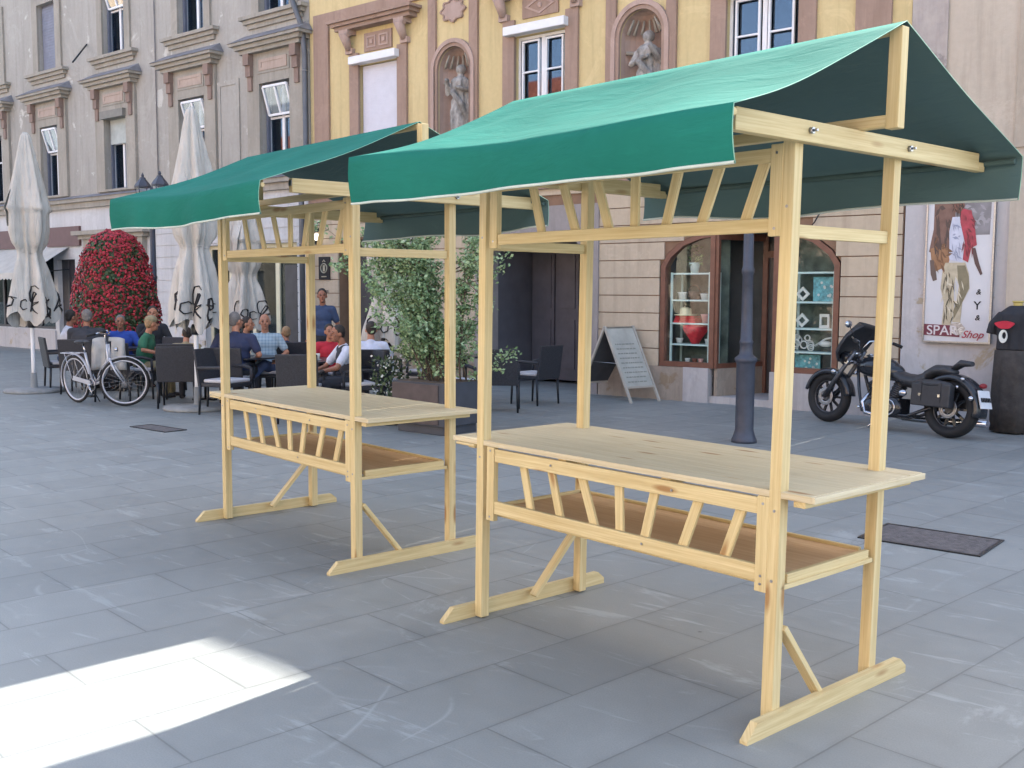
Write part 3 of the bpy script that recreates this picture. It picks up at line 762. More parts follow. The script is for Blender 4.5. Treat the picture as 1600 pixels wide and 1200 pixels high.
# medallions
for c in (-5.93, -2.17):
    m = MB(); o = [(c+(.27+.03*math.cos(8*t))*math.cos(t), 6.33+(.185+.02*math.cos(8*t))*math.sin(t)) for t in [2*math.pi*i/40 for i in range(40)]]
    m.solid(o, -.03, 0); md = m.build('medallion', M['trim_l'], yb)
    m = MB(); o2 = [(c+(x-c)*.86, 6.33+(z-6.33)*.86) for x, z in o]; m.panel(o, [o2], -.045, -.03); m.build('rim', M['trim'], md)
for i, (a, b, zt) in enumerate(((-8.29, -7.27, 5.72), (-4.57, -3.54, 5.68), (-.77, .3, 5.68))):
    c = (a+b)/2
    m = MB(); m.box(a-.24, a, -.05, .02, 3.6, 5.95); m.box(b, b+.24, -.05, .02, 3.6, 5.95); m.build('window_surround', M['trim'], yb)
    for sg in (-1, 1):
        x = c+sg*.72; m = MB()
        m.box(x-.09, x+.09, -.09, 0, 5.95, 6.05); m.tube([(x, -.07, 6.02), (x, -.13, 6.15), (x, -.2, 6.3)], [.06, .08, .1], 8); m.box(x-.12, x+.12, -.22, 0, 6.28, 6.36); m.tube([(x-.11, -.17, 6.3), (x+.11, -.17, 6.3)], .06, 8)
        m.build('console', M['trim_l'], yb)
    m = MB(); m.box(c-.98, c+.98, -.2, 0, 6.36, 6.43); m.box(c-1.04, c+1.04, -.26, 0, 6.43, 6.49); m.box(c-1.1, c+1.1, -.31, 0, 6.49, 6.54); m.build('window_hood', M['trim'], yb)
    m = MB(); m.box(c-.36, c+.36, -.03, 0, 5.94, 6.27); pn = m.build('hood_panel', M['trim'], yb)
    m = MB()
    if i == 0:
        for sg in (-1, 1):
            x = c+sg*.16; m.panel(rect(x-.12, x+.12, 6.0, 6.21), [rect(x-.085, x+.085, 6.03, 6.18)], -.045, -.03); m.box(x-.04, x+.04, -.045, -.03, 6.07, 6.14)
    else:
        for sx in (1,):
            o = [(c-.3, 6.105), (c, 5.97), (c+.3, 6.105), (c, 6.24)]; o2 = [(c+(x-c)*.75, 6.105+(z-6.105)*.75) for x, z in o]
            m.panel(o, [o2], -.045, -.03)
        m.ell((c, -.03, 6.105), (.05, .03, .05), 8, 6)
    m.build('relief', M['trim_l'], pn)
    m = MB(); m.box(a-.14, b+.06, -.17, .04, zt+.01, zt+.15); bx = m.build('shutter_box', M['white'], yb, .012)
    if i == 0:
        m = MB()
        for k in range(44): m.box(a+.03, b-.03, .05, .062+.004*(k % 2), 3.95+k*.04, 3.988+k*.04)
        m.build('roller_shutter', M['shutter'], bx)
    else:
        f = window(yb, a, b, 3.95, zt, .08, 'white', 2, (), None, .045)
        m = MB()
        for sx in (a+.1, c+.06):
            w = (b-a)/2-.16; z0, z1 = 4.0, zt-.07
            m.panel(rect(sx, sx+w, z0, z1), [rect(sx+.03, sx+w-.03, z0+.03, z0+.5), rect(sx+.03, sx+w-.03, z0+.525, z0+1.1), rect(sx+.03, sx+w-.03, z0+1.125, z1-.03)], .04, .08)
        m.build('sash', M['white'], f)
# wall fittings by the passage: plaque, small notices, wall lantern
def wallthing(name, label, cat, s, d, z): return thing(name, label, cat, W(s, d, z), A)
pq = wallthing('wall_plaque', 'small black plaque with a pale wreath emblem on the tan wall', 'plaque', -9.3, .03, 2.02)
m = MB(); m.box(-.16, .16, -.025, 0, -.22, .22); pb = m.build('plate', M['ink'], pq)
m = MB(); m.torus((0, -.03, .0), .09, .012, 'y', 20, 6); m.box(-.03, .03, -.032, -.025, -.06, .06); m.box(-.07, .07, -.032, -.025, -.17, -.15)
m.panel([(-.05, .12), (0, .17), (.05, .12), (.03, .12), (0, .145), (-.03, .12)], [], -.032, -.025); m.build('emblem', simple('brass_pale', '#9a9684', .5), pb)
nn_ = wallthing('wall_notice', 'small dark lettered strip on the tan wall under the black plaque', 'notice', -9.32, .035, 1.55)
m = MB(); 
for k in range(5): m.box(-.12+k*.05, -.085+k*.05, -.006, 0, 0, .05)
m.build('letters', simple('letter_grey', '#6d6460', .6), nn_)
wl = wallthing('wall_lantern', 'small dark wall lantern with a lit bulb on the tan wall behind the far stall', 'lamp', -9.35, .03, 2.62)
m = MB(); m.tube([(0, 0, .25), (0, -.12, .28), (0, -.16, .2)], .012, 6); m.lathe([(.02, .2), (.09, .1), (.085, .09)], (0, -.16, 0), 8); m.lathe([(.01, -.17), (.05, -.1), (.055, -.08)], (0, -.16, 0), 8)
m.build('bracket', M['black'], wl)
m = MB(); m.ell((0, -.16, 0), (.055, .055, .07), 10, 8); eb = NT('lit_bulb'); eb.b.inputs['Emission Color'].default_value = (1, .9, .7, 1); eb.b.inputs['Emission Strength'].default_value = 1.2; m.build('bulb', eb.m, wl)
hk = wallthing('wall_hook', 'thin dark curved iron hook on the tan wall above the right shop window', 'hook', .64, .03, 2.62)
m = MB(); m.tube([(-.02, 0, .07), (.06, -.03, .08), (.055, -.05, .03), (-.02, -.05, -.1), (-.05, -.05, -.13)], [.007, .009, .011, .011, .008], 6); m.build('hook', M['black'], hk)

# statues in the niches
def statue(s, label, arm):
    t = thing('statue', label, 'statue', W(s, -.12, 4.155), A); t.scale = (1.3, 1.1, 1.0)
    m = MB(); m.box(-.17, .17, -.14, .14, 0, .09); m.box(-.14, .14, -.11, .11, .09, .16); m.build('pedestal', M['plinth_l'], t)
    m = MB(); f = lambda a, z: 1+.13*math.sin(7*a+z*9)+.07*math.sin(11*a-z*14)
    m.lathe([(.13, .16), (.15, .3), (.145, .5), (.12, .68), (.10, .76), (.135, .9), (.14, 1.0), (.10, 1.06), (.05, 1.09), (.045, 1.12)], (0, 0, 0), 28, True, f)
    m.ell((0, -.01, 1.2), (.062, .07, .085), 12, 8); m.ell((0, .02, 1.21), (.075, .075, .09), 12, 8)
    for sg in (-1, 1):
        e = (sg*.19, -.05, .82); h = (sg*.06*arm, -.16, .88) if sg == arm else (sg*.12, -.17, 1.02)
        m.tube([(sg*.12, 0, .99), e, h], [.06, .05, .032], 8); m.ell(h, .035, 8, 6)
    m.tube([(-.12, .02, 1.0), (-.03, -.14, .8), (.1, -.13, .6), (.15, -.04, .35)], [.05, .045, .045, .03], 8)
    m.tube([(.12, .02, .95), (.17, -.02, .7), (.16, -.03, .4), (.13, -.04, .2)], [.04, .05, .04, .03], 8)
    o = m.build('figure', M['stat'], t)
    md_ = o.modifiers.new('remesh', 'REMESH'); md_.mode = 'VOXEL'; md_.voxel_size = .012; md_.use_smooth_shade = True
M['stat'] = plaster('statue_stone', '#57534f', '#b9b6b2', sc=9, bump=.7)
ST_S = 1.1
statue(-5.88, 'weathered grey statue of a robed woman in the niche by the closed white shutter', 1)
statue(-2.13, 'broader weathered statue in the niche between the two white sash windows', -1)

# ------------------------------------------------------------ shop front in the yellow house
sf = thing('shop_front', 'brown framed shop front with recessed entrance and goods in two arched windows', 'shop front', (OX, OY, 0), A)
def inset(poly, q, zb):
    a, b = min(p[0] for p in poly), max(p[0] for p in poly)
    return [(min(max(x, a+q), b-q), (zb if z <= zb else z-q)) for x, z in poly]
WL = [(-1.76, .5), (-.87, .5), (-.87, 2.455), (-1.12, 2.43), (-1.42, 2.33), (-1.65, 2.15), (-1.76, 1.975)]
WR = [(.07, .5), (.96, .5), (.96, 1.975), (.85, 2.15), (.61, 2.33), (.31, 2.43), (.07, 2.455)]
def ins(poly, q):
    cx = sum(p[0] for p in poly)/len(poly); cz = sum(p[1] for p in poly)/len(poly); out = []
    n = len(poly)
    for i in range(n):
        p0, p1, p2 = Vector(poly[i-1]), Vector(poly[i]), Vector(poly[(i+1) % n])
        a = (p1-p0).normalized(); b = (p2-p1).normalized(); na = Vector((-a.y, a.x)); nb = Vector((-b.y, b.x)); k = (na+nb); k = k/max(.3, k.length_squared)*2
        out.append((p1.x+k.x*q, p1.y+k.y*q))
    return out
for nm, P_ in (('left', WL), ('right', WR)):
    m = MB(); m.panel(P_, [ins(P_, .075)], -.02, .07); f = m.build('window_frame', M['brownframe'], sf)
    m = MB(); q = ins(P_, .07); m.solid(q, .03, .036); m.build('pane', M['glass_s'], f)
# recessed entrance: angled side lights and inner door
def strip(a, b, z0, z1, t, mb): mb.beam(((a[0]+b[0])/2*0+a[0], a[1], (z0+z1)/2), (b[0], b[1], (z0+z1)/2), t, z1-z0)
La, Lb, Ra, Rb = (-.85, .03), (-.58, 1.0), (.05, .03), (-.05, 1.0)
for nm, a, b in (('left', La, Lb), ('right', Ra, Rb)):
    m = MB(); strip(a, b, .0, .5, .06, m); m.build('recess_plinth', M['plinth'], sf)
    m = MB(); strip(a, b, .5, .57, .06, m); strip(a, b, 2.34, 2.44, .06, m)
    for p in (a, b): m.box(p[0]-.03, p[0]+.03, p[1]-.031, p[1]+.031, .5, 2.44)
    f = m.build('side_light', M['brownframe'], sf)
    m = MB(); strip(a, b, .57, 2.34, .006, m); m.build('pane', M['glass_s'], f)
m = MB(); m.box(-.58, -.05, .98, 1.04, .1, 2.3); d_ = m.build('door', M['door_in'], sf)
m = MB(); m.box(-.60, -.52, .94, .98, .1, 2.4); m.box(-.11, -.03, .94, .98, .1, 2.4); m.box(-.52, -.11, .94, .98, 2.1, 2.2); m.build('door_frame', M['brownframe'], d_)
m = MB(); m.tube([(-.16, .93, 1.0), (-.16, .93, 1.2)], .012, 6); m.build('handle', M['steel'], d_)
m = MB(); m.box(-.93, .06, -.0, 1.05, .0, .10); m.build('step', M['plinth_l'], sf)
m = MB(); m.box(-1.8, -.9, .48, .5, .4, 2.5); m.box(.12, 1.0, .48, .5, .4, 2.5); m.build('display_back', simple('display_back', '#56625c', .8, 0, .5, 5), sf)  # dull green base colour stands in for the dark reflection in the panes
m = MB(); m.box(-1.8, 1.0, 1.05, 1.1, 0, 2.6); m.box(-1.85, -1.79, .07, 1.05, 0, 2.6); m.box(.99, 1.05, .07, 1.05, 0, 2.6); m.box(-1.79, .99, .3, 1.05, 2.5, 2.6); m.box(-1.79, -.9, .08, .75, .40, .48); m.box(.1, .99, .08, .75, .40, .48); m.build('display_room', M['room'], sf)
for (x0, x1) in ((-1.66, -1.0), (.2, .86)):
    m = MB(); zs = [1.86, 1.47, 1.13, .82] if x0 < 0 else [1.86, 1.46, 1.10, .78]
    m.box(x0, x0+.03, .10, .125, .5, 1.88); m.box(x1-.03, x1, .10, .125, .5, 1.88)
    for z in zs: m.box(x0+.03, x1-.03, .10, .42, z-.012, z+.012)
    m.box(x0, x0+.03, .4, .42, .5, 1.88); m.box(x1-.03, x1, .4, .42, .5, 1.88)
    m.build('shelf_unit', M['mint'], sf)
def goods(kind, label, s, z, col, g='goods on the shop window shelves'):
    t = thing(kind, label, kind.replace('_', ' '), W(s, -.22, z), A, g); return t
cw = simple('china_white', '#c9cdc9', .35, 0, .05); cc = simple('china_cream', '#d2c6a0', .4, 0, .08); cr_ = simple('cloth_red', '#bd2a33', .7, 0, .15, 20); cbr = simple('box_brown', '#7d4a3a', .7); cte = simple('teal_print', '#5f9aa2', .6, 0, .5, 22); cpk = simple('pink_pot', '#c99a92', .5)
def pot(label, s, z, mat, r=.07, h=.12, nm='flower_pot', y=0.):
    t = goods(nm, label, s, z, None); m = MB(); m.lathe([(r*.65, 0), (r*.9, h*.8), (r*1.05, h), (r*.9, h), (r*.8, h*.7)], (0, y, 0), 14); m.build('pot', mat, t); return t
t = pot('pale mint pot on top of the left window shelves, its leaves added as reflected greenery', -1.33, 1.873, M['mint'], .085, .15)
m = MB()
for i in range(90):
    a = random.uniform(0, 6.28); h = random.uniform(.1, .4); r = random.uniform(0, .13); p = Vector((r*math.cos(a), r*math.sin(a), h)); q = Vector((random.gauss(0, 1), random.gauss(0, 1), random.gauss(0, 1))).normalized()*.035
    w = q.cross(Vector((.3, .2, 1))).normalized()*.016; m.poly([p-q, p-w, p+q, p+w])
m.build('leaves', M['leafg'], t)  # leaves added to imitate trees reflected in the upper glass
pot('white rounded bowl at the left on the second shelf of the left window', -1.52, 1.482, cw, .08, .11, 'bowl')
pot('white bowl at the right on the second shelf of the left window', -1.15, 1.482, cw, .075, .09, 'bowl')
t = goods('basket', 'dark woven basket in the middle of the second shelf of the left window', -1.33, 1.482, None); m = MB(); m.lathe([(.07, 0), (.1, .12), (.09, .12)], (0, 0, 0), 14); m.torus((0, 0, .12), .09, .008, 'y', 16, 6, 0, math.pi); m.build('body', M['bark'], t)
t = goods('hat', 'cream straw hat lying on the third shelf of the left window', -1.45, 1.25, None); m = MB(); m.lathe([(.17, 0), (.17, .012), (.09, .02), (.08, .1), (.03, .12)], (0, -.03, 0), 18); m.build('brim', cc, t)
t = goods('cloth', 'folded red cloth stack under the straw hat in the left window', -1.40, 1.142, None)
m = MB()
for k in range(4): m.box(-.2+.01*k, .16-.01*k, -.12, .1, k*.026, k*.026+.022)
m.build('folds', cr_, t)
pot('pinkish round pot at the right of the red cloth in the left window', -1.12, 1.142, cpk, .085, .13)
t = goods('cloth', 'bright red cloth draped over a stand on the fourth shelf of the left window', -1.30, .832, None)
m = MB(); m.lathe([(.05, 0), (.09, .08), (.17, .2), (.18, .27), (.05, .285)], (0, 0, 0), 20, True, lambda a, z: 1+.12*math.sin(5*a)); m.build('drape', cr_, t)
pot('small white cup left of the red draped cloth in the left window', -1.56, .832, cw, .06, .08, 'cup'); pot('small white cup right of the red draped cloth in the left window', -1.08, .832, cw, .06, .08, 'cup')
for k, (x, mt, lb) in enumerate(((-1.42, cw, 'small white jar on the floor of the left shop window'), (-1.3, cbr, 'small brown jar on the floor of the left shop window'), (-1.2, cpk, 'small pink jar on the floor of the left shop window'))): pot(lb, x, .485, mt, .04, .13, 'jar')
for (x, z, w, h, lb) in ((.66, 1.475, .3, .33, 'pale blue floral print board on the top shelf of the right window'), (.46, .485, .36, .26, 'pale blue floral print board on the floor of the right window')):
    t = goods('print_board', lb, x, z, None); m = MB(); m.box(-w/2, w/2, -.02, .0, 0, h); b_ = m.build('board', cte, t)
    m = MB()
    for k in range(9):
        a, b = random.uniform(-w*.38, w*.38), random.uniform(.05, h-.05); m.lathe([(.001, 0), (.018, .0), (.018, .002)], (0, 0, 0), 7); 
        for i in range(len(m.v)-21, len(m.v)): v = m.v[i]; m.v[i] = (a+v[0], -.022-v[2], b+v[1])
    m.build('petals', cw, b_)
for (x, z, lb) in ((.36, 1.475, 'white square dish standing on the top shelf of the right window'), (.36, 1.115, 'white dish leaning on the middle shelf of the right window'), (.68, 1.115, 'white framed tile on the middle shelf of the right window')):
    t = goods('dish', lb, x, z, None); m = MB(); m.panel([(-.1, .1), (0, 0), (.1, .1), (0, .2)] if 'square' in lb or 'leaning' in lb else rect(-.07, .07, 0, .19), [[(-.05, .1), (0, .05), (.05, .1), (0, .15)] if 'square' in lb or 'leaning' in lb else rect(-.04, .04, .04, .15)], -.02, 0); m.build('rim', cw, t)
t = goods('ornament', 'tangle of white and green ornaments on the lowest shelf of the right window', .45, .793, None); m = MB()
for k in range(9): a = random.uniform(-.2, .2); z = random.uniform(.05, .2); m.torus((a, random.uniform(-.05, .05), z), random.uniform(.03, .06), .01, 'y', 14, 5)
m.build('rings', cw, t)
t = goods('ornament', 'long white curved ornament on the right of the lowest shelf in the right window', .7, .85, None); m = MB(); m.tube([(-.15, 0, .02), (0, 0, .12), (.15, 0, .15)], .014, 6); m.ell((0, 0, .05), (.1, .05, .04), 10, 6); m.build('branch', cw, t)

# ------------------------------------------------------------ right house
rb = thing('beige_house', 'peeling beige and pale grey house at the right edge, behind the motorcycle', 'building', (OX, OY, 0), A)
H1, H2, H3 = 13.6, 10.63*.85, 11.7*.85
m = MB(); m.panel([(1.78, 0), (9, 0), (9, H3), (3.12, H3), (3.12, H2), (2.15, H2), (2.15, H1), (1.78, H1)], [], .0, .3); m.box(1.79, 2.145, .3, 8, .02, H1-.01); m.box(2.145, 3.12, .3, 8, .02, H2-.01); m.box(3.12, 9, .3, 8, .02, H3-.01); m.build('wall', M['beige'], rb)
m = MB(); m.box(1.78, 2.2, -.02, 0, 2.85, 9); m.build('rough_strip', M['rough'], rb)
m = MB(); m.box(3.02, 9, -.03, 0, 3.3, 9); m.build('side_bay', M['beige2'], rb)
m = MB(); m.box(1.79, 3.02, -.025, 0, .02, 2.83); m.build('lower_wall', M['pale'], rb)
m = MB(); m.box(3.02, 3.22, -.09, 0, .02, 3.0); m.build('pilaster', M['beige'], rb)
m = MB(); m.box(3.22, 8.9, -.05, 0, 2.6, 3.3); m.build('fascia', M['white_wall'], rb)
m = MB(); m.box(3.22, 8.9, -.04, 0, .02, 2.6); m.build('shop_panel', simple('blue_grey_panel', '#7e8798', .5), rb)
m = MB(); m.box(2.18, 2.215, -.03, -.02, 3, 9); m.build('seam', M['rough'], rb)

# ------------------------------------------------------------ houses across the square (behind the camera): the sunlit fronts that fill the shade and stand in the panes
def far_house(s0, s1, h, col, label):
    t = thing('opposite_house', label, 'building', (OX, OY, 0), A)
    m = MB(); D = 27.
    hol = []
    n = max(2, int((s1-s0)/3.1)); 
    for fl in range(int((h-3.6)/3.3)+1):
        for i in range(n):
            c = s0+(s1-s0)*(i+.5)/n; z = 1.0+fl*3.4
            hol.append(rect(c-.55, c+.55, z, z+1.8))
    m.panel(rect(s0, s1, 0, h), hol, 0, .3); m.v = [(v[0], -D-v[1], v[2]) for v in m.v]; m.build('wall', simple('front_'+col[1:], col, .9, 0, .1, 1), t)
    m = MB(); m.box(s0+.01, s1-.01, -D-8, -D-.25, .02, h-.02); m.build('interior', M['room'], t)
    m = MB(); m.poly([(s0, -D+.5, h), (s1, -D+.5, h), (s1, -D-4, h+2.6), (s0, -D-4, h+2.6)]); m.poly([(s0, -D+.5, h), (s0, -D-4, h+2.6), (s0, -D-8, h)]); m.poly([(s1, -D+.5, h), (s1, -D-4, h+2.6), (s1, -D-8, h)]); m.poly([(s0, -D-8, h), (s1, -D-8, h), (s1, -D-4, h+2.6), (s0, -D-4, h+2.6)]); m.build('roof', M['tile'], t)
M['tile'] = simple('clay_tiles', '#a4573b', .8, 0, .25, 2)
far_house(-30, -17, 10.2, '#cdbda4', 'sunlit apricot house across the square, reflected at the far left')
far_house(-16.8, -5, 9.4, '#c0a08a', 'sunlit terracotta house across the square, reflected in the middle')
far_house(-4.8, 6, 10.6, '#cec4ae', 'sunlit cream house across the square, behind the photographer')
far_house(-46, -30.2, 8.4, '#9b9384', 'sunlit sand coloured house across the square, far left beyond the apricot one')
far_house(-64, -46.2, 9.2, '#94836f', 'sunlit brown house across the square, last at the far left')
far_house(6.2, 20, 9.8, '#c4a898', 'sunlit pink house across the square, behind at the right')

# ------------------------------------------------------------ lamp posts
def lamp_post(s, d, label):
    t = thing('street_lamp', label, 'street lamp', W(s, d), A, 'cast iron lamp posts')
    m = MB(); m.lathe([(.135, 0), (.135, .03), (.12, .06), (.105, .11), (.098, .14), (.098, .84), (.105, .855), (.118, .87), (.118, .9), (.10, .915), (.072, .94), (.066, 1.0), (.066, 1.05), (.072, 1.06), (.072, 1.08), (.062, 1.09), (.058, 1.4), (.055, 1.78), (.066, 1.80), (.066, 1.84), (.055, 1.86), (.05, 2.6), (.045, 2.95), (.06, 2.98), (.06, 3.02), (.04, 3.05), (.032, 3.45), (.01, 3.5)], (0, 0, 0), 18)
    o = m.build('post', M['lampiron'], t)
    for sg in (-1, 1):
        m = MB(); m.tube([(0, 0, 3.0), (sg*.16, 0, 3.0), (sg*.27, 0, 3.08), (sg*.29, 0, 3.2)], .016, 8); m.tube([(0, 0, 3.2), (sg*.12, 0, 3.15), (sg*.2, 0, 3.03)], .01, 6); a_ = m.build('arm', M['lampiron'], t)
        m = MB(); x = sg*.29
        m.lathe([(.05, 3.18), (.06, 3.2), (.075, 3.21)], (x, 0, 0), 6, False); m.lathe([(.15, 3.5), (.155, 3.53), (.11, 3.6), (.06, 3.66), (.05, 3.69), (.02, 3.7), (.028, 3.73), (.005, 3.78)], (x, 0, 0), 6, False)
        for k in range(6):
            a = math.pi*2*k/6; m.tube([(x+.075*math.cos(a), .075*math.sin(a), 3.2), (x+.145*math.cos(a), .145*math.sin(a), 3.52)], .008, 4)
        ln = m.build('lantern', M['lampiron'], t)
        m = MB(); m.lathe([(.07, 3.21), (.135, 3.5)], (x, 0, 0), 6, False); m.build('lantern_glass', M['glass_s'], ln)
lamp_post(1.28, 3.25, 'thick dark grey cast iron lamp post standing before the shop entrance')
lamp_post(-11.28, 2.5, 'dark lamp post with two lanterns beside the red flower tower')

# ------------------------------------------------------------ closed umbrellas
LET = {'C': [[(.55, .85), (.4, 1), (.15, .9), (0, .5), (.1, .1), (.35, 0), (.6, .15)]],
       'o': [[(.3, .6), (.1, .5), (.05, .2), (.25, 0), (.45, .15), (.45, .45), (.3, .6), (.55, .55)]],
       'c': [[(.45, .5), (.3, .6), (.08, .45), (.08, .15), (.25, 0), (.5, .12)]],
       'k': [[(.05, 0), (.2, .6), (.35, 1.1), (.25, 1.15), (.12, .6), (.05, 0)], [(.45, .6), (.15, .3), (.3, .15), (.5, 0)]],
       't': [[(.3, 1.05), (.12, .2), (.2, 0), (.4, .12)], [(.0, .7), (.5, .75)]],
       'a': [[(.4, .55), (.2, .6), (.05, .3), (.12, .02), (.3, .1), (.42, .55), (.4, .1), (.55, .02)]]}
def umbrella(s, d, label, rz=0., seed=1, sc=1.):
    random.seed(seed)
    t = thing('closed_umbrella', label, 'umbrella', W(s, d), A+rz, 'closed cream umbrellas of the cafe')
    m = MB(); m.tube([(0, 0, .0), (0, 0, .5), (0, 0, 3.7)], [.034, .032, .026], 12); m.build('pole', M['white'], t)
    m = MB(); m.lathe([(.44, 0), (.45, .02), (.43, .05), (.08, .065), (.05, .07), (.045, .3), (.0, .3)], (0, 0, 0), 28); m.build('base_plate', M['concrete'], t)
    m = MB(); m.lathe([(.06, 1.0), (.07, 1.02), (.07, 1.1), (.05, 1.14)], (0, 0, 0), 10); m.tube([(0, 0, 1.05), (.09, -.03, 1.03)], .012, 6); m.build('crank', M['black'], t)
    p0, p1, p2 = [random.uniform(0, 6.28) for _ in range(3)]
    prof = [(3.98, .03), (3.93, .07), (3.7, .12), (3.4, .175), (3.1, .23), (2.9, .27), (2.8, .30), (2.78, .26), (2.5, .255), (2.3, .22), (2.16, .155), (2.05, .165), (1.85, .21), (1.6, .25), (1.4, .285), (1.2, .30), (1.1, .29)]
    def rad(z, a):
        for (za, ra), (zb, rb) in zip(prof[:-1], prof[1:]):
            if zb <= z <= za: r = ra+(rb-ra)*(za-z)/(za-zb); break
        else: r = prof[-1][1]
        am = .12+.20*min(1, max(0, (3.7-z)/1.5)); tie = math.exp(-((z-2.16)/.12)**2)
        k = 1+am*(1-.5*tie)*math.cos(5*a+p0+.25*math.sin(z*3))+am*.55*math.cos(9*a+p1-z*.6)+.05*math.cos(14*a+p2+z*2)
        return r*k*sc
    n, nz = 72, 64; m = MB()
    for j in range(nz+1):
        for i in range(n):
            a = 2*math.pi*i/n; hem = 1.05+.22*(1-abs(math.sin(2.5*a+p1)))+.05*math.cos(9*a+p0)
            fl = 0
            z = 3.98-(3.98-hem)*j/nz; r = rad(z, a)
            m.v.append((r*math.cos(a)*1.0, r*math.sin(a), z))
    for j in range(nz):
        for i in range(n): m.face((j*n+i, (j+1)*n+i, (j+1)*n+(i+1) % n, j*n+(i+1) % n), None, True)
    m.face([i for i in range(n)])
    # loose corner flap of the upper tier
    for k in range(3):
        a0 = p2+k*2.1; ii = len(m.v)
        for q in range(7):
            for w_ in range(5):
                tq = q/6; z = 3.1-.55*tq; a = a0+(w_-2)*.16*(1-.75*tq); r = rad(z, a)+.012+.035*math.sin(math.pi*tq*.7)
                m.v.append((r*math.cos(a), r*math.sin(a), z))
        for q in range(6):
            for w_ in range(4): b = ii+q*5+w_; m.face((b, b+5, b+6, b+1), None, True)
    cl = m.build('cloth', M['umb'], t)
    m = MB(); n2 = 40; pts = [(rad(2.16, 2*math.pi*i/n2)*1.02*math.cos(2*math.pi*i/n2)*1, rad(2.16, 2*math.pi*i/n2)*1.02*math.sin(2*math.pi*i/n2), 2.16+.015*math.sin(i)) for i in range(n2+1)]
    m.tube(pts, .008, 5, False); m.build('tie_strap', M['umb'], cl)
    for st_, nm in ((-math.pi*.80, 'print'), (-math.pi*.28, 'print')):
        m = MB(); x = 0; H = .28
        for ch in 'Cockta':
            for pl in LET[ch]:
                f = []
                for (a_, b_), (c_, d_) in zip(pl[:-1], pl[1:]):
                    for q in range(4): f.append((a_+(c_-a_)*q/4, b_+(d_-b_)*q/4))
                f.append(pl[-1]); P3 = []
                for (lx, lz) in f:
                    u = x+lx*H*.72+lz*.03; z = 1.40+lz*H-u*.30; a = st_+u/.29; r = rad(z, a)+.006; P3.append((r*math.cos(a), r*math.sin(a), z))
                m.tube(P3, [.011+.008*math.sin(math.pi*i/len(P3)) for i in range(len(P3))], 5, True, True, .5)
            x += (.80 if ch == 'C' else .62)*H*.85
        m.build(nm, M['ink'], cl)
    return t
umbrella(-9.66, 5.61, 'closed cream umbrella at the far left, its hem above the man in white', .3, 3, 1.0)
umbrella(-5.72, 5.30, 'closed cream umbrella right of the red flower tower with a bare white pole', .1, 8, .93)
u3 = umbrella(-8.33, 2.6, 'closed cream umbrella farther back, seen behind the left post of the far stall', 1., 12, 1.05); u3.scale = (1, 1, .86)
u4 = umbrella(-3.95, 3.4, 'closed cream umbrella half hidden behind the leafy planter shrub', .6, 21, 1.05); u4.scale = (1, 1, .78)
random.seed(11)

# ------------------------------------------------------------ flower tower
t = thing('flower_tower', 'tall tapered tower of red geraniums in front of the grey house portal', 'flowers', W(-10.72, 3.6), A)
m = MB(); m.lathe([(.75, 0), (.78, .35), (.72, .36), (.6, .34)], (0, 0, 0), 24); m.build('tub', M['planter'], t)
FP = [(.3, .62), (.8, .70), (1.2, .69), (1.6, .63), (2.0, .55), (2.3, .45), (2.5, .32), (2.6, .1)]
def fr(z):
    for (za, ra), (zb, rb) in zip(FP[:-1], FP[1:]):
        if za <= z <= zb: return ra+(rb-ra)*(z-za)/(zb-za)
    return .1
m = MB(); m.lathe([(r*.9, z) for z, r in FP], (0, 0, 0), 24); core = m.build('core', M['leafdark'], t)
ml, mf = MB(), MB()
def blob(mb, c, nrm, size, k):
    nrm = nrm.normalized(); a = nrm.cross(Vector((0, 0, 1))).normalized(); b = nrm.cross(a)
    i0 = len(mb.v)
    pts = [c+a*size*math.cos(2*math.pi*i/k)*random.uniform(.7, 1.15)+b*size*math.sin(2*math.pi*i/k)*random.uniform(.7, 1.15) for i in range(k)]
    mb.v.append(tuple(c+nrm*size*.45)); mb.v += [tuple(p) for p in pts]
    for i in range(k): mb.face((i0, i0+1+i, i0+1+(i+1) % k))
for i in range(9500):
    z = .3+2.32*random.random()**.9; r = fr(z); a = random.uniform(0, 6.283)
    th = math.sin(a*5+z*4)+math.sin(a*3-z*7+1)+.8*math.sin(z*11+a*2)
    if z > 2.25 and z < 2.42 and math.cos(a+2.2) > .2: th = -9
    n_ = Vector((math.cos(a), math.sin(a), .35+max(0, z-2.2)*2)); rr = r*random.uniform(.9, 1.08)
    c = Vector((rr*math.cos(a), rr*math.sin(a), z)); jn = n_+Vector((random.gauss(0, .45), random.gauss(0, .45), random.gauss(0, .45)))
    if random.random() < (.80 if th > -1.2 else .25): blob(mf, c*1.0+n_.normalized()*.03, jn, random.uniform(.016, .03), 6)
    else: blob(ml, c, jn, random.uniform(.022, .042), 5)
ml.build('leaves', M['leafdark'], t); mf.build('blossoms', M['red'], t)

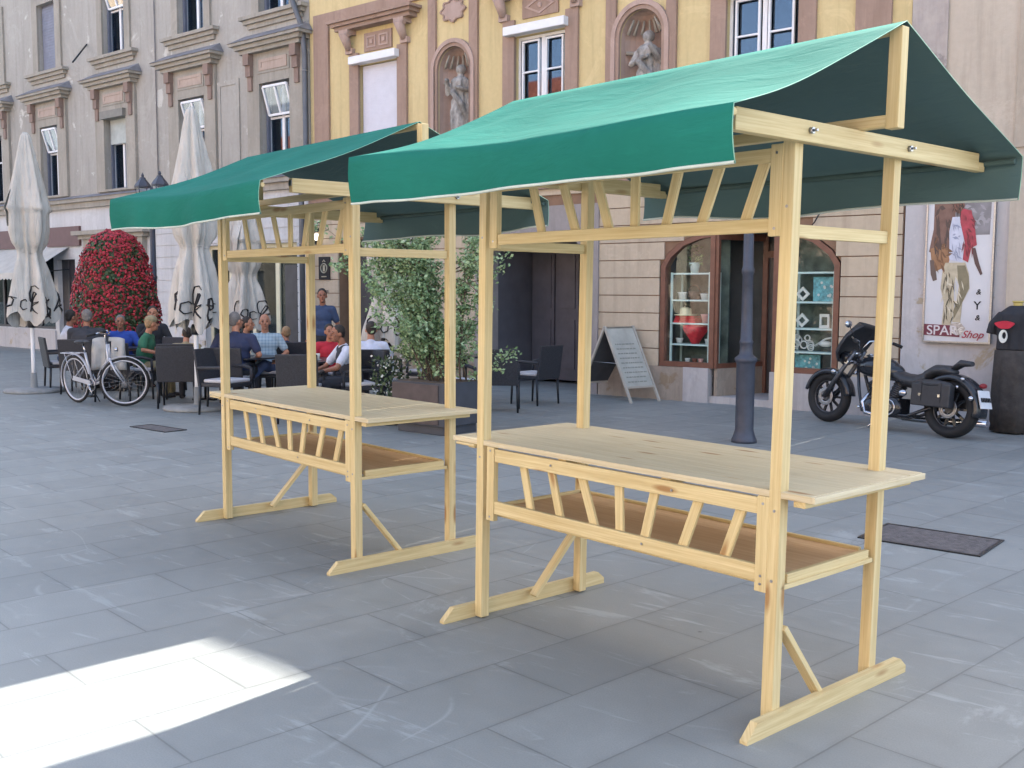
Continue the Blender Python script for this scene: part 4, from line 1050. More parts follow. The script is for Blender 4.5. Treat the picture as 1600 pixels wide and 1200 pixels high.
# ------------------------------------------------------------ planter and shrub
t = thing('planter', 'grey brown rectangular planter box behind the far stall table', 'planter', W(-1.80, 4.76), A)
m = MB(); m.box(-.40, .40, -.31, .31, .10, .58); m.box(-.36, .36, -.27, .27, 0, .10); bx = m.build('box', M['planter'], t, .006)
m = MB(); m.box(-.40, .32, -.322, -.311, .33, .56); m.box(-.40, .32, -.322, -.311, .12, .31); m.build('front_board', M['pot_wood'], t)
m = MB(); m.box(-.36, .36, -.27, .27, .575, .585); m.build('soil', M['bark'], t)
sh = thing('leafy_shrub', 'loose light green shrub growing from the planter, its twigs reaching up and right', 'shrub', W(-1.80, 4.76, .58), A)
ms, ml = MB(), MB()
def leaf(mb, c, size, dr):
    d = dr.normalized(); s_ = d.cross(Vector((random.gauss(0, 1), random.gauss(0, 1), random.gauss(0, 1)))).normalized()
    n_ = d.cross(s_); i0 = len(mb.v); w = size*.3
    for p in (c, c+d*size*.5+s_*w+n_*size*.05, c+d*size, c+d*size*.5-s_*w+n_*size*.05): mb.v.append(tuple(p))
    mb.face((i0, i0+1, i0+2, i0+3))
def twig(p, dr, L, r, dep):
    pts = [p]; d = dr.normalized(); n = 6
    for i in range(n):
        d = (d+Vector((random.gauss(0, .13), random.gauss(0, .13), random.gauss(0, .08)-.01*dep))).normalized(); pts.append(pts[-1]+d*L/n)
    ms.tube(pts, [r*(1-.8*i/n) for i in range(n+1)], 5)
    for i in range(1, n+1):
        if dep < 2:
            for _ in range(2 if dep == 0 else 1):
                if random.random() < .8: twig(pts[i], d+Vector((random.gauss(0, .7), random.gauss(0, .7), random.gauss(.1, .4))), L*random.uniform(.18, .33), r*.45, dep+1)
        for _ in range(4 if dep else 3):
            q = pts[i]+Vector((random.gauss(0, .03), random.gauss(0, .03), random.gauss(0, .03)))
            leaf(ml, q, random.uniform(.03, .062), d*.5+Vector((random.gauss(0, 1), random.gauss(0, 1), random.gauss(-.1, .7))))
for k in range(13):
    x, y = random.uniform(-.3, .3), random.uniform(-.2, .2); lean = Vector((x*.5+random.gauss(-.06, .08), y*.6+random.gauss(0, .12), 1))
    twig(Vector((x, y, 0)), lean, random.uniform(1.1, 1.85), .012, 0)
for k in range(5): twig(Vector((.25, 0, random.uniform(1.0, 1.35))), Vector((1, random.gauss(0, .3), random.uniform(.1, .5))), random.uniform(.5, .75), .009, 1)
for k in range(7): twig(Vector((random.uniform(-.34, .34), random.uniform(-.25, .25), 0)), Vector((random.gauss(0, .5), random.gauss(0, .5), 1)), random.uniform(.35, .7), .006, 1)
ms.build('stems', M['bark'], sh); ml.build('leaves', M['leafg'], sh)
# bowl of white flowers left of the planter
t = thing('flower_pot', 'dark pot of small white flowers just left of the planter', 'flower pot', W(-2.62, 4.7), A)
m = MB(); m.lathe([(.12, 0), (.17, .3), (.18, .32), (.15, .32)], (0, 0, 0), 16); m.build('pot', M['black'], t)
ml, mf = MB(), MB()
for i in range(420):
    a = random.uniform(0, 6.28); r = .24*math.sqrt(random.random()); z = .3+random.random()*.5; c = Vector((r*math.cos(a), r*math.sin(a), z))
    n_ = Vector((random.gauss(0, 1), random.gauss(0, 1), random.gauss(.6, 1)))
    if random.random() < .22: blob(mf, c*1.05, n_, .016, 5)
    else: leaf(ml, c, .06, n_)
ml.build('leaves', M['leafdark'], t); mf.build('blossoms', cw, t)

# ------------------------------------------------------------ chairs and tables
def chair(s, d, rz, label, cush=True, g='dark woven cafe chairs'):
    t = thing('cafe_chair', label, 'chair', W(s, d), A+rz, g); return t
def make_chair_parts(t):
    m = MB(); m.box(-.23, .23, -.24, .22, .36, .41); m.build('seat', M['rattan'], t, .01)
    m = MB(); m.box(-.21, .21, -.23, .19, .412, .455); m.build('cushion', M['cushion'], t, .015)
    m = MB(); m.beam((0, .23, .36), (0, .30, .84), .50, .035, (0, 1, 0)); m.build('backrest', M['rattan'], t, .01)
    for sx in (-.235, .235):
        m = MB(); m.tube([(sx, -.22, .58), (sx, -.1, .61), (sx, .25, .60)], .024, 8); m.tube([(sx, -.22, .59), (sx, -.23, .4)], .02, 8); m.build('armrest', M['rattan'], t)
        for sy in (-.22, .22):
            m = MB(); m.tube([(sx, sy, .38), (sx*1.03, sy*1.08, 0)], [.019, .014], 8); m.build('leg', M['black'], t)
FIRST = {}
def put_chair(s, d, rz, label, cush=True):
    if 'c' not in FIRST:
        t = chair(s, d, rz, label); make_chair_parts(t); FIRST['c'] = t; return t
    c = copy_tree(FIRST['c']); c.location = W(s, d); c.rotation_euler = (0, 0, A+rz); c['label'] = label; return c
PI = math.pi
put_chair(-6.15, 5.30, PI+.85, 'empty dark woven chair with its back to us, left of the white umbrella pole')
put_chair(-9.7, 5.12, 2.85, 'dark woven chair under the man in the white T-shirt')
put_chair(-8.95, 5.2, PI+.75, 'dark woven chair of the big man in the dark shirt')
put_chair(-9.35, 4.3, 1.0, 'dark woven chair of the man in the blue shirt')
put_chair(-7.62, 5.0, 2.35, 'dark woven chair of the person in the green T-shirt')
cj = put_chair(-7.55, 5.42, PI+.8, 'dark woven chair behind the bicycle with a pale jacket over it')
put_chair(-9.35, 3.72, 1.3, 'dark woven chair of the person in front of the flowers')
put_chair(-5.38, 5.0, PI+.6, 'dark woven chair of the man in navy seen from behind')
put_chair(-5.78, 4.08, .85, 'dark woven chair of the balding man in light blue')
put_chair(-6.03, 3.5, PI+1.0, 'dark woven chair of the fair haired person')
put_chair(-3.45, 4.5, -.45, 'dark woven chair of the man with white sleeves')
put_chair(-3.75, 3.95, PI+.75, 'dark woven chair of the person in the white shirt, before the umbrella')
put_chair(-3.6, 5.25, PI+.7, 'empty dark woven chair behind the middle of the far table')
put_chair(-6.75, 4.9, PI+.8, 'dark woven chair of the person in beige')
put_chair(-8.3, 4.2, .3, 'dark woven chair facing us between the blue and the green shirts')
put_chair(-7.0, 3.6, PI/2, 'dark woven chair side on, behind the beige person')
put_chair(-4.9, 3.6, .6, 'dark woven chair facing us between the two rear umbrellas')
put_chair(-5.0, 5.35, PI/2+.3, 'dark woven chair side on, right behind the left end of the far table')
put_chair(-2.55, 2.75, PI+.65, 'dark woven chair with its broad back to us, before the dark gateway')
put_chair(-2.75, 1.75, -PI/2, 'dark woven chair standing sideways right of its neighbour before the gateway')
put_chair(-2.9, 3.35, PI/2, 'dark woven chair partly behind the near stall left post')
put_chair(-4.2, 2.4, 0, 'dark woven chair left of the gateway facing us')
put_chair(-4.75, 2.9, PI/2, 'dark woven chair between the shrub and the gateway')
FT = {}
def table(s, d, label):
    if 't' in FT: c = copy_tree(FT['t']); c.location = W(s, d); c['label'] = label; return c
    t = thing('cafe_table', label, 'table', W(s, d), A, 'dark square cafe tables')
    m = MB(); m.box(-.36, .36, -.36, .36, .66, .685); m.build('table_top', M['tabledark'], t, .004)
    m = MB(); m.tube([(0, 0, .03), (0, 0, .66)], .03, 10); m.build('column', M['black'], t)
    m = MB(); m.box(-.22, .22, -.03, .03, 0, .03); m.box(-.03, .03, -.22, -.03, 0, .029); m.box(-.03, .03, .03, .22, 0, .029); m.build('foot', M['black'], t)
    FT['t'] = t; return t
table(-8.9, 4.65, 'dark square table between the men by the flower tower'); table(-5.5, 4.55, 'dark square table of the man in light blue')
table(-4.3, 4.35, 'dark square table of the man with white sleeves'); table(-3.55, 2.35, 'dark square empty table in front of the gateway')
table(-6.7, 4.5, 'dark square table behind the empty chair')
def cup(s, d, label, h=.09, mt=None):
    t = thing('cup', label, 'cup', W(s, d, .686), A, 'cups and glasses on the cafe tables'); m = MB(); m.lathe([(.025, 0), (.035, h*.6), (.038, h), (.033, h), (.03, h*.4)], (0, 0, 0), 12); m.build('body', mt or cw, t)
    m = MB(); m.lathe([(.03, 0), (.06, .008), (.055, .01)], (0, 0, 0), 14); m.build('saucer', cw, t)
cup(-8.75, 4.75, 'white cup on the table nearest the flower tower'); cup(-5.35, 4.6, 'white cup on the table by the man in light blue'); cup(-5.65, 4.45, 'tall white glass on the table by the man in light blue', .15)
cup(-4.2, 4.5, 'white cup before the man with white sleeves'); cup(-6.6, 4.6, 'white cup on the table behind the empty chair')

# jacket draped on the chair behind the bicycle
t = thing('jacket', 'pale grey jacket draped over a chair back behind the bicycle', 'jacket', W(-7.55, 5.42), A+.8)
m = MB(); n = 13
for j in range(9):
    for i in range(n):
        x = -.22+.44*i/(n-1); tt = j/8; z = .93-.46*tt; y = -.36-.05*math.sin(i*1.3)*tt-.03*math.cos(i*2.2+j*.5)*tt+.05*(1-math.cos(min(1, tt*3)*math.pi))*-.3
        if abs(x) > .1: z -= .08*((abs(x)-.1)/.2)**2*(1-tt)
        m.v.append((x*(1+.12*tt), y, z))
for j in range(8):
    for i in range(n-1):
        if 5 <= i <= 6 and j > 0: continue
        a = j*n+i; m.face((a, a+n, a+n+1, a+1), None, True)
jk = m.build('body', M['c_grey'], t); sd_ = jk.modifiers.new('solid', 'SOLIDIFY'); sd_.thickness = .012
m = MB(); m.tube([(-.02, -.35, .95), (.0, -.36, .8), (.01, -.36, .5)], [.05, .06, .05], 8, True, True, .4); m.build('lining', M['c_dark'], t)

# ------------------------------------------------------------ people
def remesh(o, v=.011, sm=3):
    r = o.modifiers.new('remesh', 'REMESH'); r.mode = 'VOXEL'; r.voxel_size = v; r.use_smooth_shade = True
    s_ = o.modifiers.new('smooth', 'SMOOTH'); s_.factor = .5; s_.iterations = sm
def limb(m, a, b, r0, r1): m.cap(Vector(a), Vector(b), r0, r1, 12)
def hand(m, w, el, fwd, side, curl=.5):
    """palm and five fingers from wrist w"""
    d = (Vector(w)-Vector(el)).normalized(); w = Vector(w); sx = Vector(side); up = d.cross(sx).normalized(); sx = up.cross(d).normalized()
    pc = w+d*.045; m.ell(pc, (.02, .02, .02), 8, 6); m.tube([w, w+d*.085], [.022, .03], 8, True, True, .5)
    for k, L in enumerate((.068, .078, .072, .056)):
        b = w+d*.08+sx*(-.027+.018*k); q = b+d*L*.5-up*L*.12*curl; e = q+(d*(1-curl)-up*curl).normalized()*L*.5
        m.tube([b, q, e], [.0095, .009, .0075], 6)
    b = w+d*.03-sx*.026; m.tube([b, b+d*.03-sx*.025, b+d*.055-sx*.026-up*.02*curl], [.012, .0105, .008], 6)
def person(s, d, rz, label, pose, top, legs, hair, skin='skin', scale=.93, lean=0., turn=0., arms=None, sleeve='short', hat=None, z0=0., vest=None, cross=False, bald=False, build=1., glasses=False):
    t = thing('person', label, 'person', W(s, d, z0), A+rz, 'people at the cafe tables' if pose == 'sit' else None); t.scale = (scale,)*3
    B = MB(); C = MB(); T_ = MB(); S_ = MB()
    ph = .50 if pose == 'sit' else .92
    sl = math.sin(lean); cl_ = math.cos(lean)
    def up(x, y, z): return Vector((x, y*cl_-z*sl+ (0), ph+z*cl_+y*sl*0))   # torso space: leans towards -y
    w = build
    sh = [up(-.19*w, 0, .47), up(.19*w, 0, .47)]; nk = up(0, .0, .52); ck = up(0, -.01, .58)
    hd = up(0, -.025, .70)
    tm = Matrix.Rotation(turn, 3, 'Z')
    def H(x, y, z): return hd+tm @ Vector((x, y, z))
    # body: torso, neck, head with features, arms, legs in one surface
    B.ell(up(0, 0, .06), (.165*w, .12*w, .13), 14, 8); B.ell(up(0, 0, .22), (.145*w, .10*w, .16), 14, 8); B.ell(up(0, 0, .37), (.165*w, .11*w, .15), 14, 8)
    limb(B, sh[0], sh[1], .055, .055); limb(B, up(0, .01, .46), ck+Vector((0, 0, .04)), .058, .052)
    B.ell(H(0, .015, .025), (.076, .094, .10), 14, 10); B.ell(H(0, -.025, -.045), (.055, .062, .07), 12, 8); 
    B.tube([H(0, -.085, .02), H(0, -.112, -.018), H(0, -.09, -.03)], [.01, .016, .012], 8)
    for sg in (-1, 1):
        B.ell(H(sg*.078, .012, -.005), (.012, .022, .032), 8, 6); B.ell(H(sg*.033, -.075, .022), (.018, .012, .009), 8, 6)
        B.ell(H(sg*.04, -.06, -.02), (.022, .02, .02), 8, 6)
    B.ell(H(0, -.078, -.058), (.026, .012, .010), 8, 6); B.ell(H(0, -.07, -.088), (.025, .02, .018), 8, 6)
    aa = arms or [((-.27, -.10, .78), (-.17, -.33, .72)), ((.27, -.10, .78), (.17, -.33, .72))]
    for sg, sp, (e, h) in ((-1, sh[0], aa[0]), (1, sh[1], aa[1])):
        e, h = Vector(e), Vector(h)
        if pose == 'stand' and not arms: e, h = Vector((sg*.25, .03, ph+.20)), Vector((sg*.25, -.06, ph-.03))
        limb(B, sp, e, .047, .038); limb(B, e, h, .037, .025); hand(B, h, e, None, (1, 0, 0), .6)
        if sleeve == 'short': q = sp+(e-sp)*.68; limb(T_, sp, q, .068, .062)
        elif sleeve == 'long': limb(T_, sp, e, .066, .054); limb(T_, e, e+(h-e)*.9, .052, .042)
    if pose == 'sit':
        K = [Vector((-.13, -.42, .50)), Vector((.13, -.42, .50))]; F = [Vector((-.14, -.40, .07)), Vector((.14, -.44, .07))]
        if cross: K[1] = Vector((.02, -.46, .60)); F[1] = Vector((-.22, -.55, .34))
    else:
        K = [Vector((-.09, -.02, .50)), Vector((.11, -.05, .50))]; F = [Vector((-.09, .04, .07)), Vector((.13, -.02, .07))]
    for sg, k, f in ((-1, K[0], F[0]), (1, K[1], F[1])):
        hp = Vector((sg*.09, 0, ph)); limb(B, hp, k, .082, .055); limb(B, k, f, .053, .036)
        limb(C, hp, k, .098, .07); limb(C, k, f+(k-f)*.06, .068, .055)
        fd = (f+Vector((0, -.15, -.035)) if not (cross and sg > 0) else f+Vector((-.08, -.13, .03)))
        B.tube([f+Vector((0, .03, -.02)), fd], [.035, .025], 8)
        S_ = MB(); S_.tube([f+Vector((0, .05, -.035)), f+Vector((0, -.03, -.03)), fd], [.044, .05, .034], 10, True, True, .75)
        so_ = S_.build('shoe', M['c_black'], t)
    C.ell(Vector((0, .0, ph+.02)), (.185*w, .14*w, .13), 14, 8)
    o = B.build('body', M[skin], t); remesh(o, .009, 1)
    for sg in (-1, 1):
        e_ = MB(); e_.ell(H(sg*.032, -.080, .014), (.013, .008, .006), 8, 6); e_.build('eye', M['ink'], t)
        e_ = MB(); e_.tube([H(sg*.018, -.089, .033), H(sg*.034, -.088, .037), H(sg*.05, -.078, .032)], [.004, .005, .003], 5); e_.build('eyebrow', M['hair_d'], t)
    e_ = MB(); e_.tube([H(-.024, -.088, -.057), H(0, -.094, -.058), H(.024, -.088, -.057)], [.003, .0045, .003], 5); e_.build('mouth', simple('lip' , '#7d4a44', .6) if 'lip' not in bpy.data.materials else bpy.data.materials['lip'], t)
    o = C.build('trousers', M[legs], t); remesh(o, .014, 3)
    T_.ell(up(0, 0, .07), (.195*w, .145*w, .14), 14, 8); T_.ell(up(0, 0, .22), (.178*w, .13*w, .17), 14, 8); T_.ell(up(0, 0, .36), (.195*w, .13*w, .155), 14, 8); limb(T_, sh[0]+Vector((.02, 0, 0)), sh[1]-Vector((.02, 0, 0)), .07, .07); limb(T_, up(0, .01, .42), up(0, .01, .51), .085, .072)
    o = T_.build('shirt', M[top], t); remesh(o, .012, 3)
    if vest:
        V = MB(); V.ell(up(0, 0, .07), (.205*w, .155*w, .14), 14, 8); V.ell(up(0, 0, .22), (.19*w, .14*w, .17), 14, 8); V.ell(up(0, 0, .36), (.178*w, .145*w, .165), 14, 8); limb(V, up(-.11, 0, .47), up(.11, 0, .47), .078, .078); o = V.build('vest', M[vest], t); remesh(o, .012, 3)
    if not bald:
        Hh = MB(); Hh.ell(H(0, .028, .04), (.084, .094, .098), 16, 10); Hh.ell(H(0, .06, -.01), (.07, .055, .06), 12, 8)
        # keep the face free
        kv = [Vector(v)-hd for v in Hh.v]; inv = tm.inverted()
        for i, q in enumerate(kv):
            q = inv @ q
            if q.y < -.035 and q.z < .07: q.y = -.035+ (q.y+.035)*.15; Hh.v[i] = tuple(hd+tm @ q)
        o = Hh.build('hair', M[hair], t); remesh(o, .009, 1)
    else:
        Hh = MB(); Hh.ell(H(0, .045, .0), (.083, .07, .06), 14, 8); o = Hh.build('hair', M[hair], t); remesh(o, .009, 1)
    if hat:
        Hh = MB(); Hh.ell(H(0, .015, .07), (.09, .105, .075), 16, 8); Hh.tube([H(-.03, -.1, .06), H(.03, -.1, .06)], .03, 8, True, True, .3); Hh.tube([H(0, -.08, .065), H(0, -.15, .05)], [.06, .045], 10, True, True, .2); Hh.build('cap', M[hat], t)
    if glasses:
        g_ = MB()
        for sg in (-1, 1): g_.ell(H(sg*.034, -.092, .022), (.026, .006, .018), 10, 6)
        g_.tube([H(-.075, -.01, .03), H(-.06, -.088, .028), H(.06, -.088, .028), H(.075, -.01, .03)], .004, 5); g_.build('sunglasses', M['ink'], t)
    return t
def on(label): return label
person(-9.72, 5.05, 2.85, 'man in a white T-shirt sitting at the far left, seen from the side', 'sit', 'c_white', 'c_jeans', 'hair_d', 'skin2', .96, .12, .3)
person(-8.95, 5.12, PI+.75, 'broad man in a dark shirt with short grey hair, seen from behind', 'sit', 'c_dark', 'c_dark', 'hair_g', 'skin2', .97, .1, .2, build=1.25)
person(-9.35, 4.3, 1.0, 'grey haired man in a bright blue shirt leaning at the table before the red flowers', 'sit', 'c_blue', 'c_dark', 'hair_g', 'skin2', .90, .2, .0, [((-.33, -.14, .72), (-.12, -.38, .70)), ((.33, -.14, .72), (.12, -.38, .70))], build=1.1)
person(-7.66, 4.95, 2.35, 'person in a green T-shirt with a khaki cap and sunglasses, facing right', 'sit', 'c_green', 'c_khaki', 'hair_b', 'skin', .92, .22, .5, hat='c_khaki', glasses=True)
person(-9.35, 3.75, 1.3, 'person with dark hair in a black jacket right before the flower tower', 'sit', 'c_black', 'c_dark', 'hair_d', 'skin', 1.0, .1, -.4, [((-.26, -.1, .75), (-.1, -.25, 1.0)), ((.27, -.10, .78), (.17, -.33, .72))], 'long')
person(-5.40, 4.92, PI+.6, 'broad man in a navy T-shirt sitting with his back to us near the left post', 'sit', 'c_navy', 'c_dark', 'hair_g', 'skin', .98, .08, -.5, [((-.34, -.02, .74), (-.2, -.28, .68)), ((.34, -.02, .74), (.25, -.25, .62))], build=1.2)
person(-5.80, 4.12, .85, 'balding man in light blue plaid shirt and jeans, one leg crossed, facing us', 'sit', 'c_lblue', 'c_jeans', 'hair_g', 'skin', .95, -.08, .1, [((-.32, .0, .74), (-.24, -.25, .64)), ((.32, .0, .74), (.2, -.3, .66))], cross=True, bald=True)
person(-6.03, 3.56, PI+1.0, 'fair haired person in navy sitting farther back with the back to us', 'sit', 'c_navy', 'c_dark', 'hair_b', 'skin', .80, .1, .3)
person(-6.68, 2.3, .7, 'dark haired man in a steel blue shirt standing by the tan wall', 'stand', 'c_steel', 'c_dark', 'hair_d', 'skin2', .93, .08, .2, build=.86)
person(-3.50, 4.5, -.45, 'dark haired man with white sleeves under a dark vest, leaning left', 'sit', 'c_white', 'c_dark', 'hair_d', 'skin2', .90, .30, .2, [((-.30, -.32, .70), (-.16, -.50, .66)), ((.30, -.32, .72), (.16, -.52, .66))], vest='c_dark')
person(-3.78, 3.95, PI+.75, 'person in a white shirt and dark trousers sitting beside the shrub, seen from behind', 'sit', 'c_white', 'c_dark', 'hair_d', 'skin', .90, .15, .2)

person(-6.75, 4.82, PI+.8, 'person in a beige jacket seen from behind above the empty chair', 'sit', 'c_khaki', 'c_dark', 'hair_d', 'skin', .82, .35, .3, None, 'long', build=1.1)
person(-7.05, 3.6, PI/2+.3, 'person in a dark top sitting side on between the first two umbrellas', 'sit', 'c_dark', 'c_dark', 'hair_d', 'skin', .9, .15, .2)
person(-4.95, 3.65, .9, 'person in a dark red top farther back between the rear umbrellas, facing us', 'sit', 'c_red', 'c_dark', 'hair_d', 'skin', .85, .1, .2)
# ------------------------------------------------------------ bicycle
t = thing('bicycle', 'silver step through bicycle leaning in front of the cafe chairs', 'bicycle', W(-7.67, 5.95), A)
# x from the rear axle to the front axle
r0 = Vector((0, 0, 0)); fv = W(-6.64, 5.88)-W(-7.67, 5.95); t.rotation_euler = (R_(3), 0, math.atan2(fv.y, fv.x)); WB = 1.03
def bwheel(x, steer):
    m = MB(); m.torus((0, 0, 0), .315, .019, 'y', 44, 8); w_ = m.build('wheel', M['rubber'], t); w_.location = (x, 0, .335) if x < .5 else (SX+(x-SX)*math.cos(ST), (x-SX)*math.sin(ST), .335); w_.rotation_euler = (0, 0, steer)
    m = MB(); m.torus((0, 0, 0), .292, .013, 'y', 44, 6, rx=1.1); m.build('rim', M['silver'], w_)
    m = MB(); 
    for k in range(24):
        a = 2*math.pi*k/24; b = a+(.5 if k % 2 else -.5); m.tube([(.02*math.cos(b), .02*(1 if k % 4 < 2 else -1), .02*math.sin(b)), (.29*math.cos(a), 0, .29*math.sin(a))], .0013, 3, False)
    m.tube([(0, -.045, 0), (0, .045, 0)], .018, 10); m.build('spokes', M['chrome'], w_)
    m = MB(); m.torus((0, 0, 0), .352, .006, 'y', 24, 6, math.radians(5 if x > .5 else 15), math.radians(165 if x > .5 else 200), rx=4); m.build('mudguard', M['silver'], w_)
ST = R_(42); SX = .87
def steer(mb):
    c_, s_ = math.cos(ST), math.sin(ST); mb.v = [(SX+(v[0]-SX)*c_-v[1]*s_, (v[0]-SX)*s_+v[1]*c_, v[2]) for v in mb.v]; return mb
bwheel(0, 0); bwheel(WB, ST)
m = MB(); bb = (.42, 0, .28); hb = (.86, 0, .68); ht = (.835, 0, .86)
m.tube([bb, (.60, 0, .33), (.76, 0, .50), hb], .019, 10); m.tube([bb, (.62, 0, .42), (.77, 0, .62), (.85, 0, .74)], .015, 8)
m.tube([bb, (.30, 0, .62), (.275, 0, .72)], .017, 10); m.tube([hb, ht], .021, 10)
for sy in (-.05, .05): m.tube([bb, (.0, sy, .335)], .010, 8); m.tube([(.31, 0, .60), (0, sy, .335)], .008, 8)
m.build('frame', M['silver'], t)
m = MB(); m.tube([ht, (.83, 0, .64), (.90, -.0, .60)], .016, 8)
for sy in (-.06, .06): m.tube([(.87, sy*.5, .64), (.93, sy, .5), (WB, sy, .335)], [.015, .013, .010], 8)
steer(m).build('fork', M['silver'], t)
m = MB(); m.tube([(.83, 0, .84), (.82, 0, .98), (.85, 0, 1.0)], .012, 8); m.tube([(.68, -.27, 1.0), (.80, -.22, 1.03), (.86, -.08, 1.0), (.86, .08, 1.0), (.80, .22, 1.03), (.68, .27, 1.0)], .011, 8); hb_ = steer(m).build('handlebar', M['chrome'], t)
m = MB()
for sg in (-1, 1): m.tube([(.66, sg*.275, 1.0), (.77, sg*.235, 1.022)], .017, 8)
steer(m).build('grips', M['rubber'], hb_)
m = MB(); m.tube([(.275, 0, .7), (.25, 0, .84)], .013, 8); m.build('seat_post', M['chrome'], t)
m = MB(); m.ell((.20, 0, .87), (.11, .09, .03), 14, 8); m.ell((.31, 0, .87), (.09, .03, .022), 12, 8); m.build('saddle', M['leather'], t)
m = MB(); m.tube([(-.24, .06, .70), (.22, .05, .71)], .007, 6); m.tube([(-.24, -.06, .70), (.22, -.05, .71)], .007, 6); 
for x in (-.2, -.05, .1): m.tube([(x, -.06, .705), (x, .06, .705)], .006, 6)
for sy in (-.06, .06): m.tube([(-.15, sy, .70), (0, sy, .34)], .005, 6)
m.build('carrier', M['silver'], t)
m = MB(); m.tube([bb, (.42, -.09, .28)], .012, 8); m.torus((.42, -.035, .28), .085, .006, 'y', 24, 5); m.tube([(.42, -.07, .28), (.50, -.08, .14)], .009, 6); m.tube([(.42, .05, .28), (.34, .06, .42)], .009, 6); m.build('crankset', M['chrome'], t)
m = MB(); m.box(.46, .55, -.14, -.08, .125, .15); m.build('pedal', M['rubber'], t); m = MB(); m.box(.29, .38, .06, .12, .41, .435); m.build('pedal', M['rubber'], t)
m = MB(); m.beam((.02, -.055, .36), (.43, -.055, .31), .012, .06); m.build('chain_guard', M['silver'], t)
m = MB(); m.tube([(.93, 0, .78), (.97, 0, .785)], [.02, .032], 12); steer(m).build('headlight', M['chrome'], t)
m = MB(); m.tube([(.36, .0, .25), (.33, .13, .02)], .008, 6); m.build('kickstand', M['black'], t)

# ------------------------------------------------------------ motorcycle
t = thing('motorcycle', 'black cruiser motorcycle with a low seat parked facing left by the pale wall', 'motorcycle', W(1.24, .95), A-.30)
t.rotation_euler = (R_(-5), 0, A-.30)
def mwheel(x, R, w):
    m = MB(); m.torus((0, 0, 0), R-.06, .062, 'y', 44, 12, rx=w/.062); o = m.build('wheel', M['rubber'], t); o.location = (x, 0, R)
    m = MB(); m.torus((0, 0, 0), R-.115, .012, 'y', 40, 8, rx=2.6); m.lathe([(.05, -.06), (.055, .06)], (0, 0, 0), 16)
    i0 = len(m.v)-32; 
    for i in range(i0, len(m.v)): v = m.v[i]; m.v[i] = (v[0], v[2], v[1])
    m.build('rim', M['engine'], o)
    m = MB()
    for k in range(10):
        a = 2*math.pi*k/10; m.beam((.04*math.cos(a), 0, .04*math.sin(a)), ((R-.12)*math.cos(a), 0, (R-.12)*math.sin(a)), .03, .02, (0, 1, 0))
    m.build('spokes', M['moto'], o)
    m = MB(); m.torus((0, -.075, 0), .10, .012, 'y', 24, 6, rx=.3); m.torus((0, -.075, 0), .08, .02, 'y', 24, 6, rx=.2); m.build('brake_disc', M['steel'], o)
mwheel(0, .315, .062); mwheel(1.68, .325, .082)
def fender(x, z, R, w, a0, a1, name, th=.012):
    m = MB(); n = 26; k = 9
    for i in range(n+1):
        a = math.radians(a0+(a1-a0)*i/n)
        for j in range(k):
            u = -1+2*j/(k-1); r = R-.07*abs(u)**3; m.v.append((x+r*math.cos(a), w*math.sin(u*math.pi/2), z+r*math.sin(a)))
    for i in range(n):
        for j in range(k-1): b = i*k+j; m.face((b, b+1, b+k+1, b+k), None, True)
    o = m.build(name, M['moto'], t); s_ = o.modifiers.new('solid', 'SOLIDIFY'); s_.thickness = th; return o
fender(0, .315, .355, .085, 5, 168, 'front_fender'); rf = fender(1.68, .33, .385, .115, -12, 165, 'rear_fender')
for sy in (-.1, .1):
    m = MB(); m.tube([(0, sy, .315), (.14, sy, .52), (.40, sy*.9, .90)], [.03, .028, .024], 12); m.build('fork_leg', M['engine'], t)
m = MB(); m.tube([(.36, -.11, .86), (.36, .11, .86)], .03, 10); m.tube([(.30, -.12, .76), (.30, .12, .76)], .028, 10); m.tube([(.40, -.02, .92), (.44, -.1, 1.02), (.50, -.3, 1.05), (.62, -.38, 1.0)], .013, 8); m.tube([(.40, .02, .92), (.44, .1, 1.02), (.50, .3, 1.05), (.62, .38, 1.0)], .013, 8); hb_ = m.build('handlebar', M['chrome'], t)
m = MB()
for sg in (-1, 1): m.tube([(.58, sg*.36, 1.02), (.68, sg*.41, .98)], .02, 8); m.tube([(.54, sg*.31, 1.045), (.50, sg*.36, 1.18)], .006, 6)
m.build('grips', M['rubber'], hb_)
for sg in (-1, 1):
    m = MB(); m.ell((.49, sg*.37, 1.2), (.02, .06, .045), 12, 8); m.build('mirror', M['chrome'], hb_)
m = MB(); m.ell((.21, 0, .80), (.09, .09, .09), 16, 10); m.build('headlight', M['moto'], t)
m = MB(); m.ell((.135, 0, .80), (.025, .075, .075), 14, 8); m.build('headlight_lens', M['glass_s'], t)
# handlebar fairing / dark screen
m = MB(); k = 11; pr = [(.10, .80, .16), (.10, .90, .20), (.16, 1.0, .22), (.24, 1.10, .22), (.32, 1.18, .19), (.37, 1.24, .12)]
for (x, z, w) in pr:
    for j in range(k):
        u = -1+2*j/(k-1); m.v.append((x+.16*u*u, w*u*1.15, z-.05*u*u))
for i in range(len(pr)-1):
    for j in range(k-1): b = i*k+j; m.face((b, b+1, b+k+1, b+k), None, True)
o = m.build('windscreen', M['leather'], t); s_ = o.modifiers.new('solid', 'SOLIDIFY'); s_.thickness = .012
for sg in (-1, 1):
    m = MB(); m.tube([(.22, sg*.14, .62), (.22, sg*.19, .62)], .012, 6); m.ell((.21, sg*.22, .63), (.035, .03, .03), 12, 8); m.build('indicator', M['chrome'], t)
